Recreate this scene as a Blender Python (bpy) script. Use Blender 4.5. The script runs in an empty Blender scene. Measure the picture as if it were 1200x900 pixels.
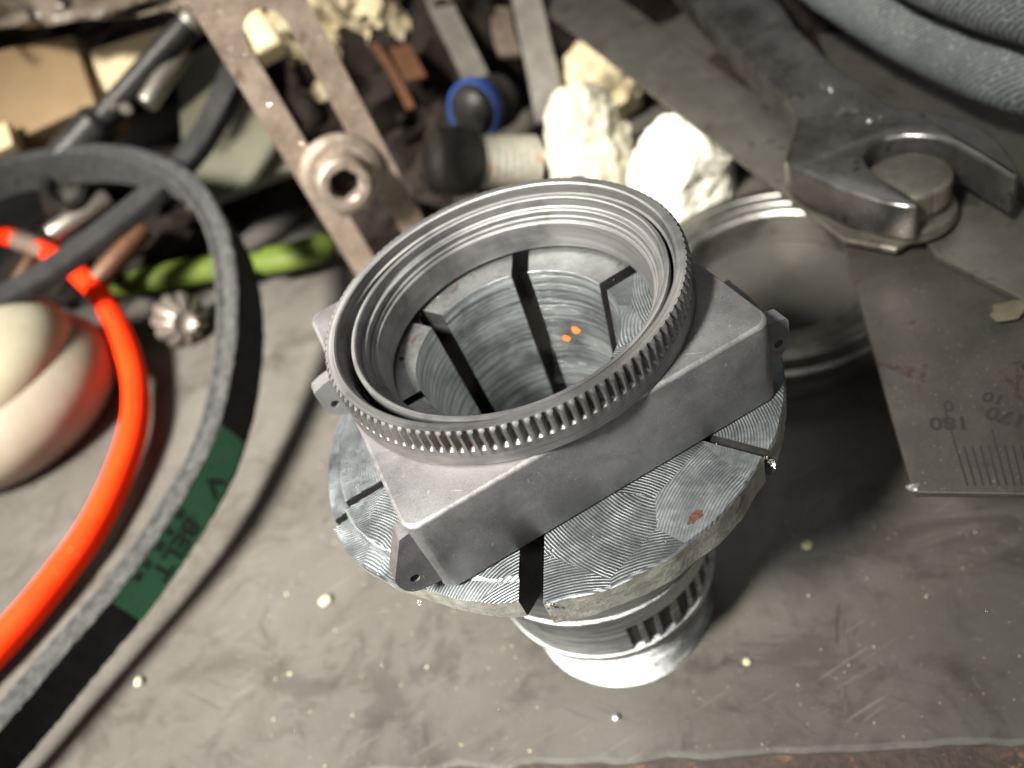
import bpy, bmesh, math, random
from mathutils import Vector, Matrix, noise
from mathutils.geometry import tessellate_polygon
R = math.radians
S = 0.001                      # everything below is written in millimetres
random.seed(7)
scene = bpy.context.scene
col = scene.collection

# ------------------------------------------------------------------ camera
CF, CT, CR, CY = 900.63, 0.8221833, -0.4115302, -0.1523367
CC = Vector((-18.579, -94.925, 165.870))
CM = Matrix.Rotation(CY, 3, 'Z') @ Matrix.Rotation(CT, 3, 'X') @ Matrix.Rotation(CR, 3, 'Z')
cam_d = bpy.data.cameras.new('camera')
cam = bpy.data.objects.new('camera', cam_d)
col.objects.link(cam)
cam.matrix_world = Matrix.Translation(CC * S) @ CM.to_4x4()
cam_d.sensor_width = 36
cam_d.lens = 27.02
cam_d.clip_start = 0.005
cam_d.clip_end = 20
cam_d.dof.use_dof = True
cam_d.dof.focus_distance = 0.110
cam_d.dof.aperture_fstop = 27.02 / 1.95
cam_d.dof.aperture_blades = 0
scene.camera = cam

# ------------------------------------------------------------------ light
world = bpy.data.worlds.new('World')
scene.world = world
world.use_nodes = True
wb = world.node_tree.nodes['Background']
wb.inputs[0].default_value = (0.94, 0.94, 0.90, 1)
wb.inputs[1].default_value = 0.08


def aim(o, target):
    o.rotation_euler = (Vector(target) * S - o.location).to_track_quat('-Z', 'Y').to_euler()


kd = bpy.data.lights.new('key_spot', 'SPOT')
kd.energy = 385
kd.color = (1.0, 0.97, 0.905)
kd.shadow_soft_size = 0.13
kd.spot_size = R(25)  # key from the left; cone edge shaped to darken the lower right
kd.spot_blend = 1.0
key = bpy.data.objects.new('key_spot', kd)
col.objects.link(key)
key.location = (-0.60, -0.20, 0.82)
aim(key, (-72, 112, 10))
od = bpy.data.lights.new('overhead_fill', 'AREA')  # added soft fill from overhead, not a known lamp
od.energy = 1.1
od.color = (1.0, 1.0, 0.96)
od.shape = 'RECTANGLE'
od.size = 1.1
od.size_y = 0.35
over = bpy.data.objects.new('overhead_fill', od)
col.objects.link(over)
over.location = (0.25, 0.75, 1.1)
aim(over, (20, 60, 0))
fd = bpy.data.lights.new('front_fill', 'AREA')  # added fill on the camera side, brightens the front faces
fd.energy = 1.6
fd.color = (1.0, 0.99, 0.95)
fd.shape = 'RECTANGLE'
fd.size = 0.7
fd.size_y = 0.5
fill_obj = bpy.data.objects.new('front_fill', fd)
col.objects.link(fill_obj)
fill_obj.location = (-0.35, -0.85, 0.55)
aim(fill_obj, (0, 20, 40))

scene.view_settings.view_transform = 'Standard'
scene.view_settings.look = 'None'
scene.view_settings.exposure = 0.22
scene.view_settings.gamma = 1.0
scene.cycles.use_denoising = True
scene.cycles.max_bounces = 8


def at(px, py, z):
    """point of the place that shows at pixel (px, py) of the 1200x900 photograph at height z (mm)"""
    d = CM @ Vector(((px - 600) / CF, (450 - py) / CF, -1))
    return CC + d * ((z - CC.z) / d.z)


def atd(px, py, dep):
    return CC + (CM @ Vector(((px - 600) / CF, (450 - py) / CF, -1))) * dep


# ------------------------------------------------------------------ materials
class NT:
    def __init__(s, name):
        s.m = bpy.data.materials.new(name)
        s.m.use_nodes = True
        s.t = s.m.node_tree
        s.b = s.t.nodes['Principled BSDF']
        tc = s.t.nodes.new('ShaderNodeTexCoord')
        mp = s.t.nodes.new('ShaderNodeMapping')
        mp.inputs['Scale'].default_value = (1000, 1000, 1000)
        s.t.links.new(tc.outputs['Object'], mp.inputs['Vector'])
        s.mm = mp.outputs['Vector']

    def n(s, typ, **kw):
        nd = s.t.nodes.new(typ)
        for k, v in kw.items():
            if isinstance(v, tuple) and k == 'ins':
                continue
            setattr(nd, k, v)
        return nd

    def set(s, sock, v):
        if hasattr(v, 'links') or isinstance(v, bpy.types.NodeSocket):
            s.t.links.new(v, sock)
        else:
            sock.default_value = v

    def math(s, op, a, b=0.0, c=0.0, clamp=False):
        nd = s.n('ShaderNodeMath', operation=op)
        nd.use_clamp = clamp
        s.set(nd.inputs[0], a)
        s.set(nd.inputs[1], b)
        s.set(nd.inputs[2], c)
        return nd.outputs[0]

    def noise(s, size, detail=4, rough=0.6, vec=None, dist=0.0, stretch=None):
        v = vec or s.mm
        if stretch:
            mp = s.n('ShaderNodeMapping')
            mp.inputs['Scale'].default_value = stretch
            s.t.links.new(v, mp.inputs['Vector'])
            v = mp.outputs['Vector']
        nd = s.n('ShaderNodeTexNoise')
        s.t.links.new(v, nd.inputs['Vector'])
        nd.inputs['Scale'].default_value = 1.0 / size
        nd.inputs['Detail'].default_value = detail
        nd.inputs['Roughness'].default_value = rough
        nd.inputs['Distortion'].default_value = dist
        return nd.outputs['Fac']

    def ramp(s, f, lo, hi):
        nd = s.n('ShaderNodeMapRange')
        nd.interpolation_type = 'SMOOTHSTEP'
        s.set(nd.inputs[0], f)
        nd.inputs[1].default_value = lo
        nd.inputs[2].default_value = hi
        return nd.outputs[0]

    def mix(s, f, a, b):
        nd = s.n('ShaderNodeMix', data_type='RGBA')
        s.set(nd.inputs[0], f)
        s.set(nd.inputs[6], a if not isinstance(a, tuple) else (*a, 1))
        s.set(nd.inputs[7], b if not isinstance(b, tuple) else (*b, 1))
        return nd.outputs[2]

    def out(s, colr, metal, rough, height=None, dist=0.1, strength=1.0, spec=None):
        s.set(s.b.inputs['Base Color'], colr if not isinstance(colr, tuple) else (*colr, 1))
        s.set(s.b.inputs['Metallic'], metal)
        s.set(s.b.inputs['Roughness'], rough)
        if spec is not None:
            s.b.inputs['Specular IOR Level'].default_value = spec
        if height is not None:
            bp = s.n('ShaderNodeBump')
            bp.inputs['Strength'].default_value = strength
            bp.inputs['Distance'].default_value = dist * S
            s.t.links.new(height, bp.inputs['Height'])
            s.t.links.new(bp.outputs['Normal'], s.b.inputs['Normal'])
        return s.m


def simple(name, c1, c2, metal, rough, size=6, grain=0.5, bump=0.06, rough2=None, spots=None, spotsize=4,
           spotlo=0.60, speck=None, speckcol=(0.6, 0.58, 0.5)):
    """two tones mottled by noise, fine grain relief, optional blotches of a third colour and small specks"""
    t = NT(name)
    f = t.ramp(t.noise(size, 5, 0.65), 0.33, 0.67)
    c = t.mix(t.math('MULTIPLY_ADD', t.noise(grain, 3, 0.7), 1.1, t.math('MULTIPLY_ADD', f, 0.75, -0.42), clamp=True), c1, c2)
    if spots:
        c = t.mix(t.ramp(t.noise(spotsize, 6, 0.7, dist=0.6), spotlo, spotlo + 0.08), c, spots)
    if speck:
        c = t.mix(t.ramp(t.noise(speck, 2, 0.5), 0.70, 0.74), c, speckcol)
    g = t.noise(grain, 4, 0.7)
    r = t.math('MULTIPLY_ADD', g, 0.25, rough - 0.12)
    if rough2 is not None:
        r = t.math('MULTIPLY_ADD', f, rough2 - rough, rough)
    h = t.math('ADD', g, t.math('MULTIPLY', f, 0.6))
    return t.out(c, metal, r, h, bump)


def swirl_steel():
    """milled steel: overlapping sets of circular cutter arcs, each patch about its own centre"""
    t = NT('milled_steel')
    vo = t.n('ShaderNodeTexVoronoi', feature='F1', distance='EUCLIDEAN')
    flat = t.n('ShaderNodeMapping')
    flat.inputs['Scale'].default_value = (1, 1, 0)
    t.t.links.new(t.mm, flat.inputs['Vector'])
    wob = t.n('ShaderNodeVectorMath', operation='ADD')
    t.t.links.new(flat.outputs[0], wob.inputs[0])
    wob.inputs[1].default_value = (11.0, 2.5, 0)
    t.t.links.new(wob.outputs[0], vo.inputs['Vector'])
    vo.inputs['Scale'].default_value = 1 / 18.0
    vo.inputs['Randomness'].default_value = 1.0
    sub = t.n('ShaderNodeVectorMath', operation='SUBTRACT')
    t.t.links.new(wob.outputs[0], sub.inputs[0])
    t.t.links.new(vo.outputs['Position'], sub.inputs[1])
    cen = t.n('ShaderNodeVectorMath', operation='MULTIPLY_ADD')
    t.t.links.new(vo.outputs['Color'], cen.inputs[0])
    cen.inputs[1].default_value = (1, 1, 0)
    cen.inputs[2].default_value = (-0.5, -0.5, 0)
    nrm = t.n('ShaderNodeVectorMath', operation='NORMALIZE')
    t.t.links.new(cen.outputs[0], nrm.inputs[0])
    off = t.n('ShaderNodeVectorMath', operation='SCALE')
    t.t.links.new(nrm.outputs[0], off.inputs[0])
    off.inputs['Scale'].default_value = 19.0
    add = t.n('ShaderNodeVectorMath', operation='ADD')
    t.t.links.new(sub.outputs[0], add.inputs[0])
    t.t.links.new(off.outputs[0], add.inputs[1])
    ln = t.n('ShaderNodeVectorMath', operation='LENGTH')
    t.t.links.new(add.outputs[0], ln.inputs[0])
    d = t.math('MULTIPLY_ADD', t.noise(3, 3), 0.3, ln.outputs['Value'])
    w = t.math('SINE', t.math('MULTIPLY', d, 2 * math.pi / 0.45))
    w2 = t.noise(0.9, 3, 0.6, vec=None)
    band = t.noise(1.2, 2)
    amp = t.math('MULTIPLY', t.ramp(t.noise(7, 3), 0.30, 0.62), t.ramp(ln.outputs['Value'], 3.0, 7.0))
    h = t.math('MULTIPLY', w, t.math('MULTIPLY_ADD', amp, 0.75, 0.25))
    h = t.math('ADD', h, t.math('MULTIPLY', w2, 0.5))
    tone = t.mix(t.ramp(t.noise(9, 5, 0.6), 0.35, 0.66), (0.15, 0.16, 0.165), (0.33, 0.35, 0.355))
    tone = t.mix(t.ramp(w, 0.2, 1.0), tone, (0.17, 0.185, 0.195))
    tone = t.mix(t.ramp(t.noise(5.5, 5, 0.7, dist=0.8), 0.665, 0.70), tone, (0.10, 0.055, 0.035))
    r = t.math('MULTIPLY_ADD', band, 0.25, 0.40)
    cr = t.n('ShaderNodeVectorMath', operation='CROSS_PRODUCT')
    t.t.links.new(add.outputs[0], cr.inputs[0])
    cr.inputs[1].default_value = (0, 0, 1)
    t.b.inputs['Anisotropic'].default_value = 0.35
    t.t.links.new(cr.outputs[0], t.b.inputs['Tangent'])
    return t.out(tone, 0.95, r, h, 0.030)


def turned_steel(name, c1, c2, pitch, depth, rust=0.67, rough=0.3, metal=0.95):
    """lathe-turned steel: feed marks run round the axis at each height and radius"""
    t = NT(name)
    sx = t.n('ShaderNodeSeparateXYZ')
    t.t.links.new(t.mm, sx.inputs[0])
    cx = t.math('MULTIPLY', sx.outputs[0], sx.outputs[0])
    cy = t.math('MULTIPLY', sx.outputs[1], sx.outputs[1])
    rad = t.math('SQRT', t.math('ADD', cx, cy))
    u = t.math('ADD', sx.outputs[2], rad)
    cb = t.n('ShaderNodeCombineXYZ')
    t.t.links.new(t.math('MULTIPLY', u, 1 / pitch), cb.inputs[0])
    t.t.links.new(t.math('MULTIPLY', sx.outputs[0], 0.035), cb.inputs[1])
    t.t.links.new(t.math('MULTIPLY', sx.outputs[1], 0.035), cb.inputs[2])
    g = t.noise(1.0, 4, 0.72, vec=cb.outputs[0])
    tone = t.mix(t.ramp(g, 0.38, 0.64), c1, c2)
    tone = t.mix(t.ramp(t.noise(14, 4, 0.6), 0.45, 0.7), tone, tuple(x * 0.62 for x in c1))
    tone = t.mix(t.ramp(t.noise(4, 6, 0.75, dist=1.0), rust, rust + 0.05), tone, (0.12, 0.06, 0.035))
    h = t.math('ADD', t.math('MULTIPLY', g, 2.2), t.noise(0.5, 3))
    cr = t.n('ShaderNodeVectorMath', operation='CROSS_PRODUCT')
    t.t.links.new(t.mm, cr.inputs[0])
    cr.inputs[1].default_value = (0, 0, 1)
    t.b.inputs['Anisotropic'].default_value = 0.5
    t.t.links.new(cr.outputs[0], t.b.inputs['Tangent'])
    r = t.math('MULTIPLY_ADD', g, 0.3, rough - 0.1)
    return t.out(tone, metal, r, h, depth)


def bench_mat():
    t = NT('bench_paint')
    f = t.ramp(t.noise(60, 6, 0.62), 0.34, 0.68)
    c = t.mix(f, (0.058, 0.053, 0.046), (0.076, 0.070, 0.061))
    c = t.mix(t.ramp(t.noise(14, 6, 0.7, dist=0.8), 0.50, 0.72), c, (0.040, 0.036, 0.031))
    c = t.mix(t.ramp(t.noise(24, 5, 0.7, dist=2.2), 0.62, 0.74), c, (0.032, 0.028, 0.023))
    c = t.mix(t.ramp(t.noise(0.9, 3, 0.6), 0.64, 0.72), c, (0.10, 0.092, 0.078))
    c = t.mix(t.math('MULTIPLY', t.ramp(t.noise(34, 6, 0.7, dist=1.0), 0.50, 0.62), 0.5), c, (0.026, 0.022, 0.018))
    c = t.mix(t.math('MULTIPLY', t.ramp(t.noise(18, 6, 0.72, dist=0.4), 0.58, 0.66), 0.25), c, (0.080, 0.070, 0.058))
    c = t.mix(t.ramp(t.noise(2.2, 5, 0.7), 0.62, 0.70), c, (0.045, 0.040, 0.035))
    sc1 = t.noise(1.2, 2, 0.5, stretch=(0.05, 1.5, 1))
    rot = t.n('ShaderNodeMapping')
    rot.inputs['Rotation'].default_value = (0, 0, 0.9)
    t.t.links.new(t.mm, rot.inputs['Vector'])
    sc2 = t.noise(1.3, 2, 0.5, vec=rot.outputs[0], stretch=(0.06, 1.4, 1))
    c = t.mix(t.math('MULTIPLY', t.ramp(sc1, 0.68, 0.73), 0.5), c, (0.14, 0.13, 0.115))
    c = t.mix(t.math('MULTIPLY', t.ramp(sc2, 0.68, 0.73), 0.7), c, (0.035, 0.030, 0.026))
    g = t.noise(0.8, 5, 0.7)
    h = t.math('ADD', g, t.math('MULTIPLY', t.noise(3, 4, 0.6), 1.2))
    r = t.math('MULTIPLY_ADD', t.noise(8, 5, 0.7), 0.30, 0.24)
    return t.out(c, 0.0, r, h, 0.06)


def braid_mat():
    t = NT('braided_hose_cloth')
    w = t.n('ShaderNodeTexWave', wave_type='BANDS', bands_direction='DIAGONAL')
    t.t.links.new(t.mm, w.inputs['Vector'])
    w.inputs['Scale'].default_value = 0.36
    w.inputs['Distortion'].default_value = 0.5
    w2 = t.noise(0.7, 3, 0.6)
    c = t.mix(t.ramp(t.noise(10, 5), 0.35, 0.65), (0.040, 0.050, 0.054), (0.080, 0.088, 0.084))
    c = t.mix(t.ramp(w.outputs['Fac'], 0.3, 0.9), tuple(0.0 for _ in range(0)) or c, (0.11, 0.12, 0.12))
    c = t.mix(t.ramp(t.noise(1.0, 4, 0.7), 0.52, 0.74), c, (0.26, 0.27, 0.245))
    h = t.math('ADD', w.outputs['Fac'], t.math('MULTIPLY', w2, 1.2))
    return t.out(c, 0.0, 0.8, h, 0.16)


M = {}
M['milled'] = swirl_steel()
M['cone'] = turned_steel('turned_cone_steel', (0.28, 0.30, 0.30), (0.74, 0.77, 0.765), 0.55, 0.095, rough=0.40, metal=0.9)
M['neck'] = turned_steel('bright_turned_steel', (0.26, 0.265, 0.26), (0.66, 0.67, 0.66), 1.1, 0.16, 0.64, 0.40)
M['alu'] = simple('blasted_grey_alloy', (0.150, 0.144, 0.146), (0.285, 0.276, 0.276), 0.72, 0.50, 12, 0.28, 0.030,
                  speck=0.35, speckcol=(0.36, 0.35, 0.33))
_t = NT('blasted_alloy_wear')
_t.m = M['alu']
_t.t = _t.m.node_tree
_t.b = _t.t.nodes['Principled BSDF']
_t.mm = [n for n in _t.t.nodes if n.type == 'MAPPING'][0].outputs['Vector']
_c = _t.b.inputs['Base Color'].links[0].from_socket
_sm = _t.ramp(_t.noise(9, 4, 0.6, dist=0.5), 0.56, 0.72)
_c = _t.mix(_t.math('MULTIPLY', _sm, 0.5), _c, (0.13, 0.115, 0.10))
for _a, _st in ((0.6, (0.035, 1.6, 0.3)), (2.2, (0.05, 1.4, 1.4))):
    _rt = _t.n('ShaderNodeMapping')
    _rt.inputs['Rotation'].default_value = (_a * 0.4, 0.3, _a)
    _t.t.links.new(_t.mm, _rt.inputs['Vector'])
    _c = _t.mix(_t.math('MULTIPLY', _t.ramp(_t.noise(0.7, 2, 0.5, vec=_rt.outputs[0], stretch=_st), 0.72, 0.76), 0.7), _c, (0.46, 0.45, 0.43))
_c = _t.mix(_t.ramp(_t.noise(1.6, 3, 0.6), 0.74, 0.77), _c, (0.07, 0.055, 0.045))
_t.t.links.new(_c, _t.b.inputs['Base Color'])
M['ring'] = turned_steel('turned_grey_alloy', (0.215, 0.208, 0.205), (0.31, 0.302, 0.296), 0.40, 0.024, 0.80, 0.48, 0.8)
M['gear_alloy'] = turned_steel('toothed_grey_alloy', (0.215, 0.208, 0.202), (0.31, 0.302, 0.292), 0.40, 0.024, 0.80, 0.46, 0.8)
_t = NT.__new__(NT)
_t.m = M['gear_alloy']
_t.t = _t.m.node_tree
_t.b = _t.t.nodes['Principled BSDF']
_t.mm = [n for n in _t.t.nodes if n.type == 'MAPPING'][0].outputs['Vector']
_sx = _t.n('ShaderNodeSeparateXYZ')
_t.t.links.new(_t.mm, _sx.inputs[0])
_rad = _t.math('SQRT', _t.math('ADD', _t.math('MULTIPLY', _sx.outputs[0], _sx.outputs[0]), _t.math('MULTIPLY', _sx.outputs[1], _sx.outputs[1])))
_in = _t.math('MULTIPLY', _t.ramp(_rad, 28.95, 28.5), _t.ramp(_rad, 27.9, 28.1))
_in = _t.math('MULTIPLY', _in, _t.ramp(_sx.outputs[2], 22.75, 22.6))
_in = _t.math('MULTIPLY', _in, _t.ramp(_t.noise(3.5, 4, 0.7), 0.30, 0.62))
_src = _t.b.inputs['Base Color'].links[0].from_socket
_t.t.links.new(_t.mix(_in, _src, (0.085, 0.060, 0.040)), _t.b.inputs['Base Color'])   # dried grime in the grooves
M['bench'] = bench_mat()
M['bench_rust'] = simple('rusty_bench_edge', (0.050, 0.032, 0.024), (0.022, 0.017, 0.014), 0.1, 0.8, 5, 0.8, 0.4,
                         spots=(0.12, 0.058, 0.038), spotlo=0.55)
M['wrench'] = simple('dark_wrench_steel', (0.13, 0.12, 0.112), (0.24, 0.23, 0.22), 0.9, 0.22, 14, 0.6, 0.03,
                     rough2=0.36, spots=(0.06, 0.05, 0.045), spotsize=7, speck=0.6)
M['bolt'] = simple('worn_bolt_steel', (0.13, 0.118, 0.095), (0.19, 0.178, 0.15), 0.8, 0.42, 3, 0.5, 0.06)
M['plate'] = simple('oily_dark_plate', (0.085, 0.078, 0.068), (0.130, 0.120, 0.105), 0.75, 0.42, 16, 0.8, 0.03,
                    spots=(0.075, 0.045, 0.035), spotsize=12, spotlo=0.57, speck=0.5)
M['arm'] = simple('grey_steel_rule', (0.17, 0.155, 0.13), (0.25, 0.235, 0.205), 0.85, 0.38, 14, 0.7, 0.03,
                  spots=(0.12, 0.105, 0.09), spotsize=9, spotlo=0.56)
M['cup'] = turned_steel('brushed_ring_steel', (0.22, 0.21, 0.19), (0.36, 0.35, 0.32), 1.2, 0.05, 0.80, 0.36)
M['cupfloor'] = simple('dull_cup_floor', (0.055, 0.051, 0.045), (0.085, 0.080, 0.070), 0.5, 0.5, 12, 0.8, 0.03)
M['bracket'] = simple('brown_rusty_steel', (0.135, 0.098, 0.072), (0.235, 0.185, 0.143), 0.45, 0.52, 10, 0.9, 0.16,
                      spots=(0.10, 0.062, 0.045), spotsize=6, spotlo=0.58, speck=0.8)
M['screw'] = simple('worn_screw_steel', (0.20, 0.155, 0.12), (0.34, 0.285, 0.235), 0.7, 0.42, 3, 0.5, 0.12)
M['rubber'] = simple('black_rubber', (0.012, 0.0115, 0.0115), (0.026, 0.025, 0.024), 0.0, 0.7, 7, 0.5, 0.12)
M['belt_side'] = simple('frayed_grey_belt_side', (0.022, 0.021, 0.020), (0.060, 0.059, 0.057), 0.0, 0.75, 2.6, 0.6, 0.6,
                        spots=(0.17, 0.17, 0.165), spotsize=1.1, spotlo=0.68)
M['green'] = simple('green_belt_print', (0.022, 0.17, 0.08), (0.032, 0.215, 0.10), 0.0, 0.5, 5, 0.5, 0.08,
                    spots=(0.012, 0.045, 0.026), spotsize=4, spotlo=0.60)
M['ink'] = simple('black_ink', (0.008, 0.014, 0.010), (0.012, 0.02, 0.014), 0.0, 0.6)
M['red'] = simple('orange_red_rubber', (0.80, 0.022, 0.002), (0.86, 0.032, 0.004), 0.0, 0.62, 20, 0.9, 0.02, spots=(0.42, 0.018, 0.006), spotsize=9, spotlo=0.64, speck=0.8, speckcol=(0.55, 0.12, 0.06))
M['red'].node_tree.nodes['Principled BSDF'].inputs['Specular IOR Level'].default_value = 0.06
M['cream'] = simple('cream_plastic', (0.22, 0.20, 0.14), (0.28, 0.255, 0.185), 0.0, 0.55, 22, 1.2, 0.04,
                    spots=(0.22, 0.18, 0.12), spotsize=18, spotlo=0.6)
M['pink'] = simple('grimy_beige_plastic', (0.165, 0.140, 0.105), (0.205, 0.176, 0.136), 0.0, 0.58, 18, 1.2, 0.03)
M['lime'] = simple('green_plastic', (0.040, 0.058, 0.007), (0.062, 0.084, 0.013), 0.0, 0.6, 12, 1.0, 0.03)
M['gear'] = simple('bright_gear_steel', (0.22, 0.185, 0.155), (0.40, 0.36, 0.32), 0.9, 0.45, 3, 0.6, 0.06,
                   spots=(0.16, 0.09, 0.06), spotsize=3, spotlo=0.60)
M['card'] = simple('tan_cardboard', (0.20, 0.13, 0.060), (0.235, 0.155, 0.075), 0.0, 0.8, 16, 0.8, 0.05)
M['cardlight'] = simple('pale_wood', (0.50, 0.39, 0.22), (0.58, 0.47, 0.29), 0.0, 0.7, 10, 0.8, 0.05)
M['foam'] = simple('white_cotton', (0.60, 0.57, 0.46), (0.68, 0.66, 0.57), 0.0, 0.85, 10, 1.0, 0.5,
                   spots=(0.66, 0.57, 0.36), spotsize=9, spotlo=0.58)
M['foam3'] = simple('dusty_cotton', (0.34, 0.315, 0.23), (0.43, 0.405, 0.32), 0.0, 0.85, 9, 1.0, 0.5, spots=(0.34, 0.30, 0.17), spotsize=9, spotlo=0.57)
M['foam2'] = simple('cream_cotton', (0.36, 0.29, 0.165), (0.46, 0.39, 0.255), 0.0, 0.85, 10, 1.0, 0.5)
M['bag'] = simple('brown_plastic_film', (0.13, 0.105, 0.078), (0.19, 0.158, 0.122), 0.0, 0.30, 18, 1.5, 0.12)
M['olive'] = simple('olive_grey_plastic', (0.060, 0.057, 0.035), (0.085, 0.081, 0.052), 0.0, 0.55, 20, 1.2, 0.04)
M['black'] = simple('black_steel', (0.012, 0.011, 0.010), (0.030, 0.027, 0.024), 0.2, 0.4, 9, 0.7, 0.05)
M['near_black'] = simple('near_black_brown', (0.006, 0.004, 0.003), (0.016, 0.011, 0.008), 0.0, 0.8, 16, 1.5, 0.5)  # shade of gaps and background put into a near-black colour
for k_ in ('near_black', 'rubber', 'belt_side', 'black'):
    M[k_].node_tree.nodes['Principled BSDF'].inputs['Specular IOR Level'].default_value = 0.15
M['strap'] = simple('dull_steel_strip', (0.20, 0.18, 0.15), (0.33, 0.31, 0.27), 0.8, 0.36, 12, 0.8, 0.05)
M['blue'] = simple('blue_plastic', (0.006, 0.025, 0.10), (0.010, 0.036, 0.14), 0.0, 0.4)
M['tape'] = simple('taped_thread', (0.16, 0.15, 0.115), (0.23, 0.22, 0.175), 0.0, 0.6, 3, 0.8, 0.2,
                   spots=(0.22, 0.10, 0.04), spotsize=5, spotlo=0.57)
M['brass'] = simple('rusty_orange_strip', (0.060, 0.024, 0.010), (0.10, 0.044, 0.019), 0.3, 0.5, 5, 0.8, 0.1)
M['hose'] = braid_mat()
M['chip'] = simple('bright_metal_swarf', (0.75, 0.74, 0.70), (0.85, 0.84, 0.8), 0.9, 0.2)
M['crumb'] = simple('yellow_crumb', (0.30, 0.28, 0.18), (0.42, 0.39, 0.27), 0.0, 0.7)
M['redpatch'] = simple('dull_red_tone', (0.22, 0.035, 0.03), (0.36, 0.08, 0.06), 0.3, 0.4, 4, 0.8, 0.1)
M['rim'] = simple('stained_rim_steel', (0.26, 0.25, 0.215), (0.50, 0.49, 0.44), 0.5, 0.45, 3, 0.5, 0.10, spots=(0.17, 0.10, 0.06), spotsize=5, spotlo=0.60)
M['slot'] = simple('shaded_slot_steel', (0.035, 0.034, 0.032), (0.075, 0.072, 0.068), 0.6, 0.45, 4, 0.6, 0.06)  # jaw steel with the shade inside the slots put into its colour
M['ledge'] = simple('scuffed_flat_steel', (0.20, 0.205, 0.20), (0.36, 0.365, 0.355), 0.85, 0.42, 6, 0.7, 0.03, spots=(0.16, 0.105, 0.07), spotsize=5, spotlo=0.60)
M['rust'] = simple('rust_spot', (0.045, 0.016, 0.010), (0.085, 0.032, 0.018), 0.0, 0.8, 1, 0.4, 0.2)
M['worn'] = simple('worn_edge_highlight', (0.26, 0.25, 0.25), (0.46, 0.45, 0.44), 0.75, 0.42, 3, 0.5, 0.03)  # worn chamfers, lightened so their edge highlight sits in the colour
M['orange'] = simple('orange_paint', (0.85, 0.14, 0.02), (0.9, 0.2, 0.03), 0.0, 0.5)
M['darkhole'] = simple('dark_groove_steel', (0.020, 0.019, 0.017), (0.04, 0.036, 0.03), 0.6, 0.5)  # dark tone for the groove floor and the gaps between ribs


for k_ in ('cream', 'pink', 'lime'):
    M[k_].node_tree.nodes['Principled BSDF'].inputs['Specular IOR Level'].default_value = 0.15


# ------------------------------------------------------------------ mesh helpers (mm)
def thing(name, label, cat, loc=(0, 0, 0), group=None):
    o = bpy.data.objects.new(name, None)
    o.empty_display_size = 0.01
    o.location = Vector(loc) * S
    o['label'] = label
    o['category'] = cat
    if group:
        o['group'] = group
    col.objects.link(o)
    o['_loc'] = list(loc)
    return o


def base_of(o):
    b = Vector((0, 0, 0))
    while o is not None:
        if '_loc' in o:
            b = b + Vector(o['_loc'])
        o = o.parent
    return b


def obj(name, bm, mat, parent=None, label=None, cat=None, kind=None, group=None, smooth=True, angle=35):
    """bmesh with world coordinates in mm -> one object, placed relative to its parent"""
    b = base_of(parent) if parent is not None else Vector((0, 0, 0))
    if parent is None:                                   # its own base: centre of its footprint
        xs = [v.co for v in bm.verts]
        b = Vector(((min(v.x for v in xs) + max(v.x for v in xs)) / 2, (min(v.y for v in xs) + max(v.y for v in xs)) / 2,
                    min(v.z for v in xs)))
    for v in bm.verts:
        v.co = (v.co - b) * S
    me = bpy.data.meshes.new(name)
    if smooth:
        for f in bm.faces:
            f.smooth = True
        ca = math.cos(R(angle))
        for e in bm.edges:
            if len(e.link_faces) == 2:
                a, c = e.link_faces
                if a.normal.length > 0 and c.normal.length > 0 and a.normal.dot(c.normal) < ca:
                    e.smooth = False
    bm.to_mesh(me)
    bm.free()
    for m in (mat if isinstance(mat, (list, tuple)) else [mat]):
        me.materials.append(m)
    o = bpy.data.objects.new(name, me)
    col.objects.link(o)
    if parent is not None:
        o.parent = parent
    else:
        o.location = b * S
        o['_loc'] = list(b)
    for k, v in (('label', label), ('category', cat), ('kind', kind), ('group', group)):
        if v:
            o[k] = v
    return o


def fin(bm):
    bmesh.ops.recalc_face_normals(bm, faces=bm.faces[:])
    bm.normal_update()
    return bm


def lathe(profile, n=96, centre=(0, 0, 0), closed=True, axis=None, rfun=None, bm=None):
    """profile [(r, z)...] round the axis; closed joins the last point back to the first (a ring)"""
    bm = bm or bmesh.new()
    rows = []
    q = Vector((0, 0, 1)).rotation_difference(Vector(axis).normalized()) if axis is not None else None
    for k, (r, z) in enumerate(profile):
        row = []
        if r <= 1e-6:
            p = Vector((0, 0, z))
            if q:
                p = q @ p
            row = [bm.verts.new(p + Vector(centre))]
        else:
            for i in range(n):
                a = 2 * math.pi * i / n
                rr = rfun(r, z, a, k) if rfun else r
                p = Vector((rr * math.cos(a), rr * math.sin(a), z))
                if q:
                    p = q @ p
                row.append(bm.verts.new(p + Vector(centre)))
        rows.append(row)
    m = len(rows)
    for k in range(m if closed else m - 1):
        a, b = rows[k], rows[(k + 1) % m]
        for i in range(n):
            j = (i + 1) % n
            vs = [a[i % len(a)], a[j % len(a)], b[j % len(b)], b[i % len(b)]]
            u = []
            for v in vs:
                if v not in u:
                    u.append(v)
            if len(u) > 2:
                try:
                    bm.faces.new(u)
                except ValueError:
                    pass
    return fin(bm)


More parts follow.
